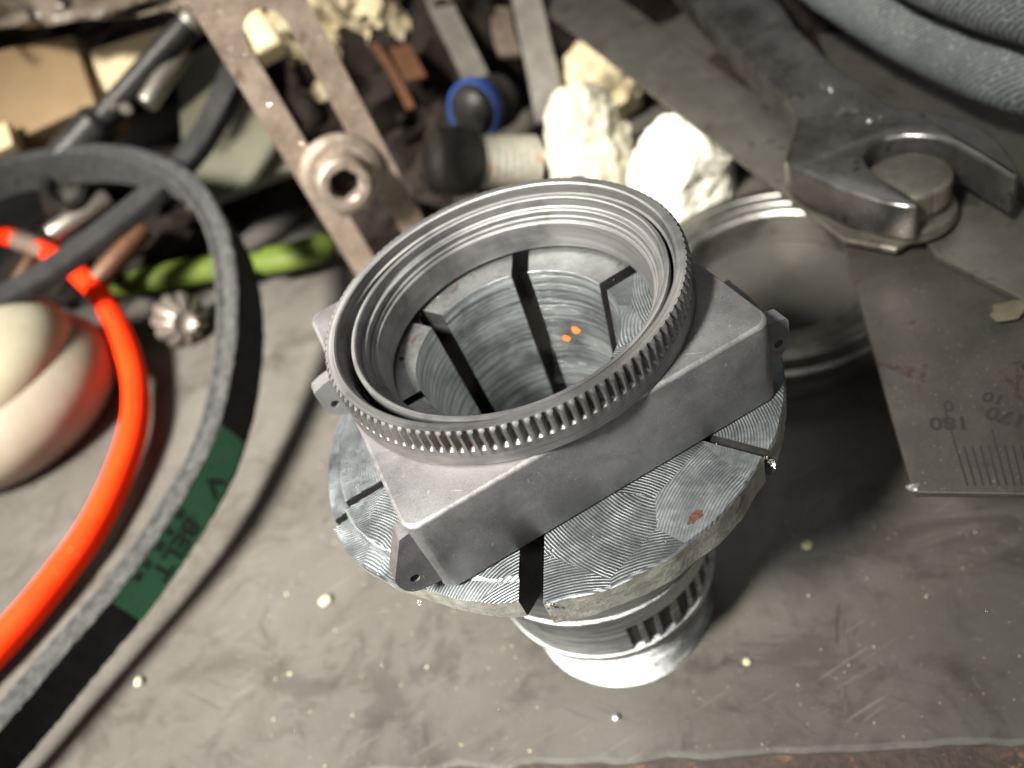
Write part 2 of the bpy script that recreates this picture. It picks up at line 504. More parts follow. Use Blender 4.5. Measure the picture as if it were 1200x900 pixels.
def prism(pts, z0, z1, bevel=0.0, bm=None):
    """pts: list of (x, y); a slab from z0 to z1"""
    own = bm is None
    bm = bm or bmesh.new()
    lo = [bm.verts.new((p[0], p[1], z0)) for p in pts]
    hi = [bm.verts.new((p[0], p[1], z1)) for p in pts]
    n = len(pts)
    bm.faces.new(lo[::-1])
    bm.faces.new(hi)
    for i in range(n):
        j = (i + 1) % n
        bm.faces.new((lo[i], lo[j], hi[j], hi[i]))
    fin(bm)
    if bevel and own:
        es = [e for e in bm.edges if abs(e.verts[0].co.z - e.verts[1].co.z) < 1e-6]
        bmesh.ops.bevel(bm, geom=es, offset=bevel, segments=2, affect='EDGES', profile=0.5)
        fin(bm)
    return bm


def slab(p, u, v, w, th, bevel=0.0, bm=None):
    """box: corner-less, centre p, half extents along u, v (vectors) and thickness th along w"""
    own = bm is None
    bm = bm or bmesh.new()
    vs = []
    for sz in (-1, 1):
        for su, sv in ((-1, -1), (1, -1), (1, 1), (-1, 1)):
            vs.append(bm.verts.new(Vector(p) + Vector(u) * su + Vector(v) * sv + Vector(w) * (th / 2) * sz))
    for f in ((3, 2, 1, 0), (4, 5, 6, 7), (0, 1, 5, 4), (1, 2, 6, 5), (2, 3, 7, 6), (3, 0, 4, 7)):
        bm.faces.new([vs[i] for i in f])
    if own:
        fin(bm)
        if bevel:
            bmesh.ops.bevel(bm, geom=bm.edges[:], offset=bevel, segments=2, affect='EDGES', profile=0.5)
            fin(bm)
    return bm


def extrude_poly(pts, w, th, bevel=0.0, hole=None):
    """pts: planar 3D outline; the slab runs th along -w"""
    bm = bmesh.new()
    w = Vector(w)
    a = [bm.verts.new(Vector(p)) for p in pts]
    b = [bm.verts.new(Vector(p) - w * th) for p in pts]
    n = len(pts)
    if hole:
        ha = [bm.verts.new(Vector(p)) for p in hole]
        hb = [bm.verts.new(Vector(p) - w * th) for p in hole]
        m = len(hole)
        for ring, hr in ((a, ha), (b, hb)):
            es = [bm.edges.new((ring[i], ring[(i + 1) % n])) for i in range(n)]
            es += [bm.edges.new((hr[i], hr[(i + 1) % m])) for i in range(m)]
            bmesh.ops.triangle_fill(bm, edges=es, use_beauty=True, use_dissolve=False)
        for i in range(m):
            j = (i + 1) % m
            bm.faces.new((ha[i], ha[j], hb[j], hb[i]))
    else:
        bm.faces.new(a)
        bm.faces.new(b[::-1])
    for i in range(n):
        j = (i + 1) % n
        bm.faces.new((a[i], a[j], b[j], b[i]))
    fin(bm)
    if bevel:
        top = set(a) | set(b)
        es = [e for e in bm.edges if len(e.link_faces) == 2 and e.calc_face_angle(0) > R(40)
              and ((e.verts[0] in a and e.verts[1] in a) or (e.verts[0] in b and e.verts[1] in b))]
        bmesh.ops.bevel(bm, geom=es, offset=bevel, segments=3, affect='EDGES', profile=0.5)
        fin(bm)
    return bm


def catmull(pts, n=12):
    pts = [Vector(p) for p in pts]
    P = [pts[0] * 2 - pts[1]] + pts + [pts[-1] * 2 - pts[-2]]
    o = []
    for i in range(1, len(P) - 2):
        a, b, c, d = P[i - 1:i + 3]
        for k in range(n):
            t = k / n
            o.append(0.5 * ((2 * b) + (c - a) * t + (2 * a - 5 * b + 4 * c - d) * t * t + (3 * b - a - 3 * c + d) * t ** 3))
    o.append(pts[-1])
    return o


def frames(path):
    fr = []
    for i, p in enumerate(path):
        t = (path[min(i + 1, len(path) - 1)] - path[max(i - 1, 0)]).normalized()
        s = t.cross(Vector((0, 0, 1)))
        s = s.normalized() if s.length > 1e-4 else Vector((1, 0, 0))
        fr.append((p, t, s, s.cross(t).normalized()))
    return fr


def sweep(path, prof, twist=None, scale=None, jitter=0.0, cap=True, bm=None, mats=None):
    """prof: closed list of (side, up); mats gives the material index of each profile edge"""
    bm = bm or bmesh.new()
    rows = []
    fr = frames(path)
    for i, (p, t, s, u) in enumerate(fr):
        f = i / (len(fr) - 1)
        a = twist(f) if twist else 0
        k = scale(f) if scale else 1
        ca, sa = math.cos(a), math.sin(a)
        row = []
        for (x, y) in prof:
            X, Y = (x * ca - y * sa) * k, (x * sa + y * ca) * k
            q = p + s * X + u * Y
            if jitter:
                q = q + noise.noise_vector(q * 0.9) * jitter
            row.append(bm.verts.new(q))
        rows.append(row)
    n = len(prof)
    for a, b in zip(rows, rows[1:]):
        for i in range(n):
            j = (i + 1) % n
            f = bm.faces.new((a[i], a[j], b[j], b[i]))
            if mats:
                f.material_index = mats[i]
    if cap:
        bm.faces.new(rows[0][::-1])
        bm.faces.new(rows[-1])
    return fin(bm)


def circle(r, n=20, ry=None):
    ry = ry or r
    return [(r * math.cos(2 * math.pi * i / n), ry * math.sin(2 * math.pi * i / n)) for i in range(n)]


def lump(centre, rad, amp=0.35, freq=0.05, sub=5, seed=0.0, crease=1.0, rot=None):
    """crumpled mass: icosphere pushed by folded noise"""
    bm = bmesh.new()
    bmesh.ops.create_icosphere(bm, subdivisions=sub, radius=1)
    c = Vector(centre)
    rx, ry, rz = rad
    off = Vector((seed * 13.1, seed * 7.7, seed * 3.3))
    for v in bm.verts:
        d = v.co.normalized()
        p = Vector((d.x * rx, d.y * ry, d.z * rz))
        q = p * freq + off
        f = noise.noise(q)
        g = 1 - abs(noise.noise(q * 2.3 + Vector((5, 1, 2)))) * 2
        h = 1 - abs(noise.noise(q * 5.1)) * 2
        h2 = 1 - abs(noise.noise(q * 11.0)) * 2
        k = 1 + amp * (f * 1.1 + g * 0.45 * crease - 0.25 + h * 0.22 * crease + h2 * 0.09 * crease)
        p = p * k
        if rot:
            p = rot @ p
        v.co = c + p
    return fin(bm)


# ================================================================== SETTING
# bench top: one sheet with a front edge that runs obliquely, then a rusty drop
e0, e1 = Vector((-46.5, -17.2, 0)), Vector((46.3, -67.2, 0))
ed = (e1 - e0).normalized()
en = Vector((ed.y, -ed.x, 0))           # towards the viewer's side, off the bench
if en.y > 0:
    en = -en
bm = bmesh.new()
N = 260
near, lip, low = [], [], []
for i in range(N + 1):
    s = -420 + 900 * i / N
    j = noise.noise(Vector((s * 0.11, 0, 0))) * 1.3 + noise.noise(Vector((s * 0.6, 3, 0))) * 0.5
    p = e0 + ed * s + en * j
    near.append(bm.verts.new(p))
    lip.append(bm.verts.new(p + en * 0.9 + Vector((0, 0, -0.8))))
    low.append(bm.verts.new(p + en * 1.0 + Vector((0, 0, -2.2))))
far = [bm.verts.new(e0 + ed * (-420 + 900 * i / N) - en * 760) for i in range(N + 1)]
for i in range(N):
    bm.faces.new((near[i], near[i + 1], far[i + 1], far[i]))
    bm.faces.new((lip[i], lip[i + 1], near[i + 1], near[i]))
    bm.faces.new((low[i], low[i + 1], lip[i + 1], lip[i]))
bench = obj('workbench_top', fin(bm), M['bench'], kind='structure')
bm = bmesh.new()
rows = []
for k, (o_, z_) in enumerate(((0.2, -2.0), (3.2, -2.6), (6.5, -4.0), (7.5, -7.0), (6.0, -12.0), (0.0, -12.0))):
    row = []
    for i in range(N + 1):
        s = -420 + 900 * i / N
        p = e0 + ed * s + en * o_ + Vector((0, 0, z_))
        p += (en * noise.noise(Vector((s * 0.25, k, 0))) * 1.6 + Vector((0, 0, noise.noise(Vector((s * 0.3, k + 9, 4))) * 0.8))) * (1 if 0 < k < 5 else 0)
        row.append(bm.verts.new(p))
    rows.append(row)
for a, b in zip(rows, rows[1:]):
    for i in range(N):
        bm.faces.new((a[i], a[i + 1], b[i + 1], b[i]))
obj('workbench_edge', fin(bm), M['bench_rust'], kind='structure')
bm = bmesh.new()
bmesh.ops.create_grid(bm, x_segments=2, y_segments=2, size=900)
for v in bm.verts:
    v.co += Vector((0, 100, -700))
obj('floor', fin(bm), M['near_black'], kind='structure')
# wall behind the bench, near-black colour standing in for the unlit background
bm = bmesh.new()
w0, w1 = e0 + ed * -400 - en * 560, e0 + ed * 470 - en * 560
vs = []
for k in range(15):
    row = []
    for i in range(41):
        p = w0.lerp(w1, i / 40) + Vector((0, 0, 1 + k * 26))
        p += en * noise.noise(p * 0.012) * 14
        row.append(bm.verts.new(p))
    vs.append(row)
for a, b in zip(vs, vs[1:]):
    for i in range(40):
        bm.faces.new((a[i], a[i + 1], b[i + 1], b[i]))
obj('back_wall', fin(bm), M['near_black'], kind='structure')

# ================================================================== COLLET
CX, CYY = -0.8, -1.2
col_root = thing('step_collet', 'bright steel six jaw step collet standing on its threaded end on the bench', 'collet', (CX, CYY, 0))
WS = (2.4, 3.2, 3.2, 1.7, 3.7, 1.5)          # slot widths: the jaws have spread unevenly
slots = [3, 62, 121, 181, 242, 302]
for q in range(6):
    a0, a1 = R(slots[q]), R(slots[(q + 1) % 6] + (360 if q == 5 else 0))
    # outline of one jaw's section; the two left jaws carry a step at the rim
    ro = (38.2, 37.6, 40.2, 38.6, 40.1, 40.6)[q]
    zt = (73.1, 73.1, 73.0, 73.1, 73.1, 73.1)[q]
    step = q in (2, 3)
    prof = [(13.4, 30), (14.4, 48), (15.4, 62), (16.4, 75), (17.2, 85.75), (17.3, 85.9), (23.7, 85.9), (23.9, 85.6), (23.9, zt)]
    if step:
        prof += [(ro - 3.2, zt), (ro - 2.9, zt - 0.2), (ro - 2.7, zt - 2.2), (ro + 0.3, zt - 2.6), (ro + 0.5, zt - 3), (ro + 0.2, 68)]
    else:
        prof += [(30, zt), (ro - 0.3, zt), (ro, zt - 0.3), (ro - 0.2, 67.2)]
    prof += [(27.5, 57.5), (19.4, 54.2), (19.4, 30)]
    n = 46
    bm = bmesh.new()
    rows = []
    for (r, z) in prof:
        g, g1 = math.asin(min(0.9, WS[q] / 2 / r)), math.asin(min(0.9, WS[(q + 1) % 6] / 2 / r))
        row = []
        for i in range(n + 1):
            a = a0 + g + (a1 - a0 - g - g1) * i / n
            rr = r
            if r > 34:
                rr += noise.noise(Vector((a * 9, z * 0.3, q))) * 0.35 + noise.noise(Vector((a * 40, z * 0.3, q))) * 0.12
                if step:
                    rr += noise.noise(Vector((a * 5, 1, q))) * 0.5 + (2.2 * max(0.0, min(1.0, (215 - math.degrees(a)) / 25)) if q == 3 else 0)
            zz = z
            if q == 3 and zt - 3.5 < z < zt - 0.1 and r > 34:
                f_ = max(0.0, min(1.0, (math.degrees(a) - 203) / 10))
                zz = z + (zt - 0.25 - z) * f_ * 0.9
            row.append(bm.verts.new((CX + rr * math.cos(a), CYY + rr * math.sin(a), zz)))
        rows.append(row)
    m = len(rows)
    for k in range(m):
        A, B = rows[k], rows[(k + 1) % m]
        for i in range(n):
            f = bm.faces.new((A[i], A[i + 1], B[i + 1], B[i]))
            f.material_index = 1 if k < 5 else 4 if k in (5, 6, 7) and q != 5 else (3 if (k in ((13, 14) if step else (11, 12))) else 0)
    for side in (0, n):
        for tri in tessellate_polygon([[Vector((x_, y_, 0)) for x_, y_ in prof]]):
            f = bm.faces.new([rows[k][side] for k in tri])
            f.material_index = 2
    j = obj('jaw', fin(bm), [M['milled'], M['cone'], M['slot'], M['rim'], M['ledge']], col_root, angle=22)

bm = lathe([(19.8, 3), (19.8, 54.5), (26.0, 56.4), (29.0, 56.0), (29.3, 55), (29.0, 52), (27.4, 46), (26.0, 40), (25.3, 39.8), (25.2, 38.4), (25.8, 38.2), (25.4, 33), (24.6, 32.6),
            (24.4, 31), (23.2, 30.6), (23.2, 21.4), (24.2, 21.0), (24.0, 18.6), (23.2, 17.6), (21.6, 17.0), (20.9, 16.6), (20.9, 3)], 120, (CX, CYY, 0))
neck = obj('neck', bm, M['neck'], col_root)
# between the two collars: a plain wall at the back and left, thin ribs over dark slots at the right
def arc_block(d0, d1, r0, r1, z0, z1):
    bm = bmesh.new()
    n_ = max(3, int((d1 - d0) / 3))
    rows = []
    for i in range(n_ + 1):
        a = R(d0 + (d1 - d0) * i / n_)
        rows.append([bm.verts.new((CX + r * math.cos(a), CYY + r * math.sin(a), z)) for r, z in ((r0, z0), (r1, z0), (r1, z1), (r0, z1))])
    for A, B in zip(rows, rows[1:]):
        for k in range(4):
            bm.faces.new((A[k], A[(k + 1) % 4], B[(k + 1) % 4], B[k]))
    bm.faces.new(rows[0])
    bm.faces.new(rows[-1][::-1])
    return fin(bm)


obj('collar_wall', arc_block(10, 256, 23.0, 24.0, 20.9, 30.8), M['neck'], neck)
for i, (d, w_) in enumerate(((263, 2.0), (271, 1.6), (281, 3.4), (291, 1.6), (299, 2.2), (309, 1.6), (318, 3.0), (330, 1.6), (340, 2.4), (352, 2.0))):
    obj('rib', arc_block(d - w_ / 2 - 0.4, d + w_ / 2 + 0.4, 23.0, 24.0 - 0.15 * (i % 2), 20.9, 30.8), M['neck'], neck)
obj('spline_groove', lathe([(23.25, 22), (23.35, 22), (23.35, 30.2), (23.25, 30.2)], 80, (CX, CYY, 0)), M['darkhole'], neck)
prof = []
zz = 0.0
while zz < 15.6:
    prof += [(21.5, zz), (20.5, zz + 0.75), (21.5, zz + 1.5)]
    zz += 1.65
prof = [(18.5, 0)] + prof + [(18.5, 16.5)]
obj('thread', lathe(prof, 96, (CX, CYY, 0)), M['neck'], col_root)
bm = bmesh.new()
rows = []
for i in range(25):
    a = R(-78 + 62 * i / 24)
    top = 53 + noise.noise(Vector((i * 0.4, 0, 0))) * 1.5
    bot = 41.5 + abs(noise.noise(Vector((i * 0.5, 7, 0)))) * 4 + 4 * abs(i - 12) / 12
    row = []
    for k in range(7):
        z = bot + (top - bot) * k / 6
        rn = 26.0 + (z - 40) * 1.4 / 6 if z < 46 else (27.4 + (z - 46) * 1.6 / 6 if z < 52 else 29.0 + (z - 52) * 0.1)
        row.append(bm.verts.new((CX + (rn + 0.12) * math.cos(a), CYY + (rn + 0.12) * math.sin(a), z)))
    rows.append(row)
for A, B in zip(rows, rows[1:]):
    for k in range(6):
        bm.faces.new((A[k], A[k + 1], B[k + 1], B[k]))
obj('red_smear', fin(bm), M['redpatch'], neck)  # irregular red area on the right of the neck
# paint marks and burrs on the collet
bm = bmesh.new()


def patch(bm, ang, z, dr, n=6, w=1.2, h=0.8, rad=None, seed=0):
    vs = []
    for i in range(n):
        t = 2 * math.pi * i / n
        k = 0.65 + 0.5 * abs(noise.noise(Vector((i * 1.7, seed, 0.3))))
        zz_ = z + h * math.sin(t) * k
        a = ang + w * math.cos(t) * k / rad
        rr = rad + dr
        vs.append(bm.verts.new((CX + rr * math.cos(a), CYY + rr * math.sin(a), zz_)))
    bm.faces.new(vs)
    ce = sum((v.co for v in vs), Vector()) / n


for (px, py, s_) in ((675, 386, 1.25), (664, 396, 1.1)):
    # the cone wall behind that spot
    best = None
    for k in range(400):
        z = 40 + k * 0.1
        P = at(px, py, z)
        rr = math.hypot(P.x - CX, P.y - CYY)
        rc = 14.4 + (z - 48) * (17.15 - 14.4) / 37.5
        if best is None or abs(rr - rc) < best[0]:
            best = (abs(rr - rc), P, z, rc)
    _, P, z, rc = best
    patch(bm, math.atan2(P.y - CYY, P.x - CX), z, -0.12, w=s_, h=s_, rad=rc, seed=px)
o_ = obj('paint_speck', fin(bm), M['orange'], col_root)
for px, py, z, a_, b_, rot_ in ((485, 398, 85.96, 1.5, 0.6, 0.9), (533, 338, 85.96, 2.0, 0.35, 0.7), (815, 605, 73.16, 1.9, 0.95, 0.3), (470, 420, 85.96, 0.6, 0.9, 0.2)):
    bm = bmesh.new()
    c = at(px, py, z)
    vs = []
    for i in range(18):
        t = 2 * math.pi * i / 18
        k_ = 0.7 + 0.6 * noise.noise(Vector((i * 1.3, px, 0)))
        v_ = Vector((a_ * math.cos(t) * k_, b_ * math.sin(t) * k_, 0))
        vs.append(bm.verts.new(c + Matrix.Rotation(rot_, 3, 'Z') @ v_))
    bm.faces.new(vs)
    obj('rust_spot', fin(bm), M['rust'], col_root)
bm = bmesh.new()
for i in range(260):
    a = random.uniform(0, 2 * math.pi)
    if random.random() < 0.5:
        r, z = random.uniform(29, 38), 73.25
    else:
        r, z = random.uniform(17.5, 21.5), 86.05
    c = Vector((CX + r * math.cos(a), CYY + r * math.sin(a), z))
    s_ = random.uniform(0.05, 0.16)
    vs = [bm.verts.new(c + Vector((random.uniform(-s_, s_), random.uniform(-s_, s_), random.uniform(0, s_ * 1.5)))) for _ in range(4)]
    for f in ((0, 1, 2), (0, 2, 3), (0, 3, 1), (1, 3, 2)):
        bm.faces.new([vs[k] for k in f])
for base, n_ in (((-17.0, -37.8, 72.6), 26), ((-13.2, -31.0, 73.2), 10), ((20.6, -36.2, 72.0), 20), ((-35, 1.0, 73), 16)):
    for i in range(n_):
        c = Vector(base) + Vector((random.gauss(0, .35), random.gauss(0, .4), random.gauss(0, .35)))
        s_ = random.uniform(0.1, 0.4)
        vs = [bm.verts.new(c + Vector((random.uniform(-s_, s_), random.uniform(-s_, s_), random.uniform(-s_, s_)))) for _ in range(4)]
        for f in ((0, 1, 2), (0, 2, 3), (0, 3, 1), (1, 3, 2)):
            bm.faces.new([vs[k] for k in f])
obj('swarf', fin(bm), M['chip'], col_root, kind='stuff', smooth=False)

# ================================================================== LENS HOUSING
XA, XB, YA, YB, ZB, ZT = -29.1, 28.95, -27.9, 29.5, 73.25, 89.1
hs = thing('lens_housing', 'grey alloy lens housing with toothed gear ring clamped on the collet face', 'lens housing', (0, 0, 73.2))


def rrect(xa, xb, ya, yb, rad, k=10):
    o = []
    for cx, cy, a in ((xb - rad, yb - rad, 0), (xa + rad, yb - rad, 90), (xa + rad, ya + rad, 180), (xb - rad, ya + rad, 270)):
        for i in range(k + 1):
            t = R(a + 90 * i / k)
            o.append((cx + rad * math.cos(t), cy + rad * math.sin(t)))
    # densify straight runs
    d = []
    for i, p in enumerate(o):
        q = o[(i + 1) % len(o)]
        d.append(p)
        L = math.hypot(q[0] - p[0], q[1] - p[1])
        m = int(L / 2.5)
        for j_ in range(1, m):
            d.append((p[0] + (q[0] - p[0]) * j_ / m, p[1] + (q[1] - p[1]) * j_ / m))
    return d


out = rrect(XA, XB, YA, YB, 2.4)
bm = bmesh.new()


def ring_at(z, ins):
    xs = []
    for (x, y) in out:
        cxm, cym = (XA + XB) / 2, (YA + YB) / 2
        xs.append(bm.verts.new((cxm + (x - cxm) * (1 - ins / 29), cym + (y - cym) * (1 - ins / 29), z)))
    return xs


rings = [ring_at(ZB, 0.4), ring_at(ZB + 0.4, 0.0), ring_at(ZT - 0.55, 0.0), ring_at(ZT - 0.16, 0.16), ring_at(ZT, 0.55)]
for z, r in ((ZT, 26.6), (ZB + 6, 26.6), (ZB + 6, 24.6), (ZB, 24.6)):
    row = []
    for (x, y) in out:
        a = math.atan2(y, x)
        row.append(bm.verts.new((r * math.cos(a), r * math.sin(a), z)))
    rings.append(row)
m = len(out)
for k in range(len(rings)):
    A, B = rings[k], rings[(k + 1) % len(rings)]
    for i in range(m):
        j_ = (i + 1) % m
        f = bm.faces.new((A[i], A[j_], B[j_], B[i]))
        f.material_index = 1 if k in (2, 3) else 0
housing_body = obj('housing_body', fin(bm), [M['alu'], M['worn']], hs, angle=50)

NT_, RO = 118, 29.2


def tooth(r, z, a, k):
    if not (1 <= k <= 10):
        return r
    ph = (a * NT_ / (2 * math.pi)) % 1.0
    d = abs(ph - 0.5) * 2            # 0 in the groove centre, 1 on the tooth crest
    g = max(0.0, min(1.0, (0.76 - d) / 0.60))
    env = max(0.0, min(1.0, (z - 92.15) / 0.45))
    return min(r, RO - (0.70 + 0.12 * noise.noise(Vector((math.floor(a * NT_ / (2 * math.pi)) * 3.7, 0, 0)))) * g * env)


prof = [(28.85, 89.15), (RO, 89.4), (RO, 91.2), (RO, 92.2), (RO, 92.4), (RO, 92.65), (RO, 93.4), (RO, 94.6), (RO, 95.35), (RO - 0.16, 95.75), (RO - 0.5, 96.1),
        (28.1, 96.12), (27.35, 96.1), (27.1, 95.9), (26.9, 94.3), (26.55, 94.1), (26.3, 91.4), (26.1, 89.15)]
obj('gear_ring', lathe(prof, NT_ * 8, (0, 0, 0), rfun=tooth), M['gear_alloy'], hs, angle=28)
LX, LY = 0.35, -0.5
prof = [(25.55, 86.6), (25.55, 94.55), (25.4, 94.85), (24.9, 94.9), (24.7, 94.75), (24.55, 93.25), (24.42, 93.12), (23.75, 93.05), (23.62, 92.92), (23.55, 91.95), (23.42, 91.84),
        (23.15, 91.8), (23.05, 91.3), (22.95, 91.22), (22.7, 91.2), (22.58, 91.05), (21.75, 86.7), (21.9, 86.5)]
obj('inner_barrel', lathe(prof, 220, (LX, LY, 0)), M['ring'], hs, angle=12)
# groove floor between barrel and gear ring
obj('groove_floor', lathe([(25.7, 88.2), (26.5, 88.2), (26.5, 89.0), (25.7, 89.0)], 120, (0, 0, 0)), M['darkhole'], hs)
# lugs
def lug(side, y, zs, drop=False):
    sx = XA if side < 0 else XB
    if drop:
        outl = [(0.4, 87.6), (-1.2, 87.2), (-4.6, 81.0), (-5.0, 80.1), (-5.0, 78.6), (-4.6, 77.2), (-3.9, 76.2), (-2.8, 75.6), (-1.5, 75.3), (0.4, 75.2)]
        hc = (-2.5, 78.6)
    else:
        outl = [(0.4, 87.6), (-2.6, 87.2), (-4.4, 86.6), (-4.8, 85.9), (-4.8, 82.6), (-4.2, 80.6), (-2.6, 79.4), (0.4, 78.6)]
        hc = (-2.8, 82.4)
    outl = [(x, z + zs) for x, z in outl]
    hc = (hc[0], hc[1] + zs)
    pts = [(sx + (x if side < 0 else -x), y, z) for x, z in outl]
    hole = [(sx + (hc[0] + 0.75 * math.cos(t * math.pi / 8)) * (1 if side < 0 else 1) if side < 0 else sx - hc[0] - 0.75 * math.cos(t * math.pi / 8), y,
             hc[1] + 0.75 * math.sin(t * math.pi / 8)) for t in range(16)]
    bm = extrude_poly(pts, (0, -1, 0), 2.8, hole=hole)
    return obj('lug', bm, M['alu'], hs, angle=40)


lug(-1, YA + 1.1, 0, True)
lug(1, YA + 3.4, -2.6)
lug(-1, YB - 18.0, 0)

# ================================================================== BENCH THINGS, RIGHT
def mark_text(txt, p, ux, uy, size, mat, parent, name='marking', lift=0.03, wid=0.0):
    cu = bpy.data.curves.new(name, 'FONT')
    cu.body = txt
    cu.size = 1.0
    cu.offset = wid
    tmp = bpy.data.objects.new(name, cu)
    col.objects.link(tmp)
    dg = bpy.context.evaluated_depsgraph_get()
    me = bpy.data.meshes.new_from_object(tmp.evaluated_get(dg))
    bpy.data.objects.remove(tmp)
    bm = bmesh.new()
    bm.from_mesh(me)
    bpy.data.meshes.remove(me)
    ux, uy = Vector(ux).normalized(), Vector(uy).normalized()
    w = ux.cross(uy)
    for v in bm.verts:
        v.co = Vector(p) + ux * v.co.x * size + uy * v.co.y * size + w * lift
    return obj(name, bm, mat, parent, smooth=False)


# cup ring
cup_c = at(905, 308, 16)
cup = thing('bearing_cup', 'round brushed steel ring cup lying flat behind the lens housing', 'ring cup', (cup_c.x, cup_c.y, 0))
obj('ring_wall', lathe([(38, 0), (38.6, 0.8), (38.6, 9), (37.6, 10), (37.6, 11), (38.4, 11.6), (38.4, 15), (37.4, 16), (34, 16), (33.6, 15.5), (30.5, 15.3), (30, 14.6), (27.4, 14.2),
                        (26.6, 13.4), (26.6, 0)], 140, (cup_c.x, cup_c.y, 0)), M['cup'], cup)
obj('cup_floor', lathe([(0, 3.8), (20, 3.6), (26.5, 3.2), (26.5, 0.2), (0, 0.2)], 100, (cup_c.x, cup_c.y, 0), closed=False), M['cupfloor'], cup)

# protractor head plate with degree marks
pl_z = 41.5
outl = [at(985, 272, pl_z), at(1068, 570, pl_z), at(1075, 577, pl_z), at(1290, 580, pl_z), at(1320, 330, pl_z), at(1100, 292, pl_z)]
pc = sum(outl, Vector()) / 6
prot = thing('protractor', 'dark steel protractor plate with degree marks 180 and 170 at the right edge', 'protractor', (pc.x, pc.y, 40))
obj('head_plate', extrude_poly(outl, (0, 0, 1), 1.5, 0.25), M['plate'], prot, angle=30)
ux = (at(1090, 500, pl_z) - at(1150, 500, pl_z)).normalized()
uy = Vector((-ux.y, ux.x, 0))
M['engrave'] = simple('dark_engraving', (0.012, 0.010, 0.009), (0.018, 0.015, 0.013), 0.0, 0.7)
ux2 = (at(1160, 486, pl_z) - at(1200, 497, pl_z)).normalized()
uy2 = Vector((-ux2.y, ux2.x, 0))
mark_text('180', at(1135, 489, pl_z), ux, uy, 4.3, M['engrave'], prot, 'marking', wid=0.035)
mark_text('0', at(1117, 470, pl_z), ux, uy, 3.6, M['engrave'], prot, 'marking', wid=0.03)
mark_text('170', at(1206, 489, pl_z), ux2, uy2, 4.3, M['engrave'], prot, 'marking', wid=0.035)
mark_text('10', at(1180, 465, pl_z), ux2, uy2, 3.6, M['engrave'], prot, 'marking', wid=0.03)
for i in range(14):
    x = 1134 + i * 9.2
    y0 = 575
    ln = 46 if i % 5 else (66 if i % 10 else 88)
    a, b = at(x, y0 - 6, pl_z), at(x - ln * 0.30 + i * 0.4, y0 - 6 - ln, pl_z)
    d = (b - a)
    sd = Vector((-d.y, d.x, 0)).normalized() * 0.18
    bm = bmesh.new()
    bm.faces.new([bm.verts.new(q + Vector((0, 0, 0.02))) for q in (a - sd, a + sd, b + sd, b - sd)])
    obj('degree_mark', fin(bm), M['engrave'], prot, smooth=False)
bm = lump(at(1070, 571, pl_z) + Vector((0, 0, 0.1)), (0.9, 0.7, 0.5), 0.6, 1.2, 2, 3)
obj('bright_chip', bm, M['chip'], prot)

# second flat plate below the hose
gp = [at(1098, 300, 43.4), at(1300, 400, 43.4), at(1300, 20, 43.4), at(960, 40, 43.4), at(985, 110, 43.4), at(1045, 220, 43.4)]
obj('steel_plate', extrude_poly(gp, (0, 0, 1), 1.6, 0.25), M['arm'], None, 'flat grey stained steel plate lying under the wrench head and the hose', 'plate', angle=30)
obj('paint_scab', lump(at(1186, 362, 43.4), (3.0, 1.9, 0.25), 0.8, 0.4, 3, 5), M['olive'], None,
    'torn scrap of pale sticker on the dark plate at the right edge', 'sticker scrap')

arm_z = 45.2
ap = [at(600, -22, arm_z), at(635, 10, arm_z), at(912, 222, arm_z), at(988, 280, arm_z), at(1050, 292, arm_z), at(1085, 270, arm_z), at(1045, 215, arm_z), at(860, 92, arm_z), at(727, -2, arm_z), at(690, -30, arm_z)]
obj('steel_rule', extrude_poly(ap, (0, 0, 1), 1.6, 0.5), M['arm'], None, 'long flat grey steel strip running from the top edge under the wrench', 'steel strip', angle=30)

# bolt in the wrench
bc = at(1064, 204, 56.5)
bolt = thing('round_head_bolt', 'round worn bolt head with knurled side held in the wrench jaws', 'bolt', (bc.x, bc.y, 45.3))


def knurl(r, z, a, k):
    return r + (0.16 if int(a / (2 * math.pi) * 128) % 2 else -0.08) if 2 <= k <= 4 else r


obj('bolt_head', lathe([(0, 57.0), (6.6, 56.9), (8.0, 56.4), (8.6, 55.6), (8.6, 51), (7.9, 50.5), (7.9, 47)], 256, (bc.x, bc.y, 0), closed=False, rfun=knurl), M['bolt'], bolt)
obj('flange', lathe([(0, 48.2), (9.2, 48.2), (10.2, 47.6), (10.5, 45.4), (0, 45.4)], 64, (bc.x, bc.y, 0), closed=False), M['bolt'], bolt)

wz = 57.5
wo = [(700, -130), (810, 0), (867, 60), (910, 103), (927, 124), (933, 137), (931, 153), (924, 170), (919, 186), (926, 195), (943, 203), (987, 222), (1033, 236), (1062, 241), (1074, 240), (1078, 236),
      (1058, 221), (1033, 207), (1016, 192), (1012, 182), (1017, 172), (1028, 164), (1040, 160), (1062, 157), (1083, 158), (1101, 161), (1117, 167), (1150, 185), (1178, 201), (1190, 208),
      (1195, 204), (1190, 190), (1177, 170), (1165, 157), (1150, 147), (1127, 138), (1100, 131), (1075, 128), (1047, 124), (1036, 118), (1026, 108), (980, 77), (933, 30), (913, 0), (820, -130)]
wp = [at(x, y, wz) for x, y in wo]
wc = at(1000, 150, wz)
wr = thing('open_end_wrench', 'dark greasy open end wrench with its jaw around the bolt head', 'wrench', (wc.x, wc.y, 48))
obj('wrench_body', extrude_poly(wp, (0, 0, 1), 9.6, 1.1), M['wrench'], wr, angle=32)
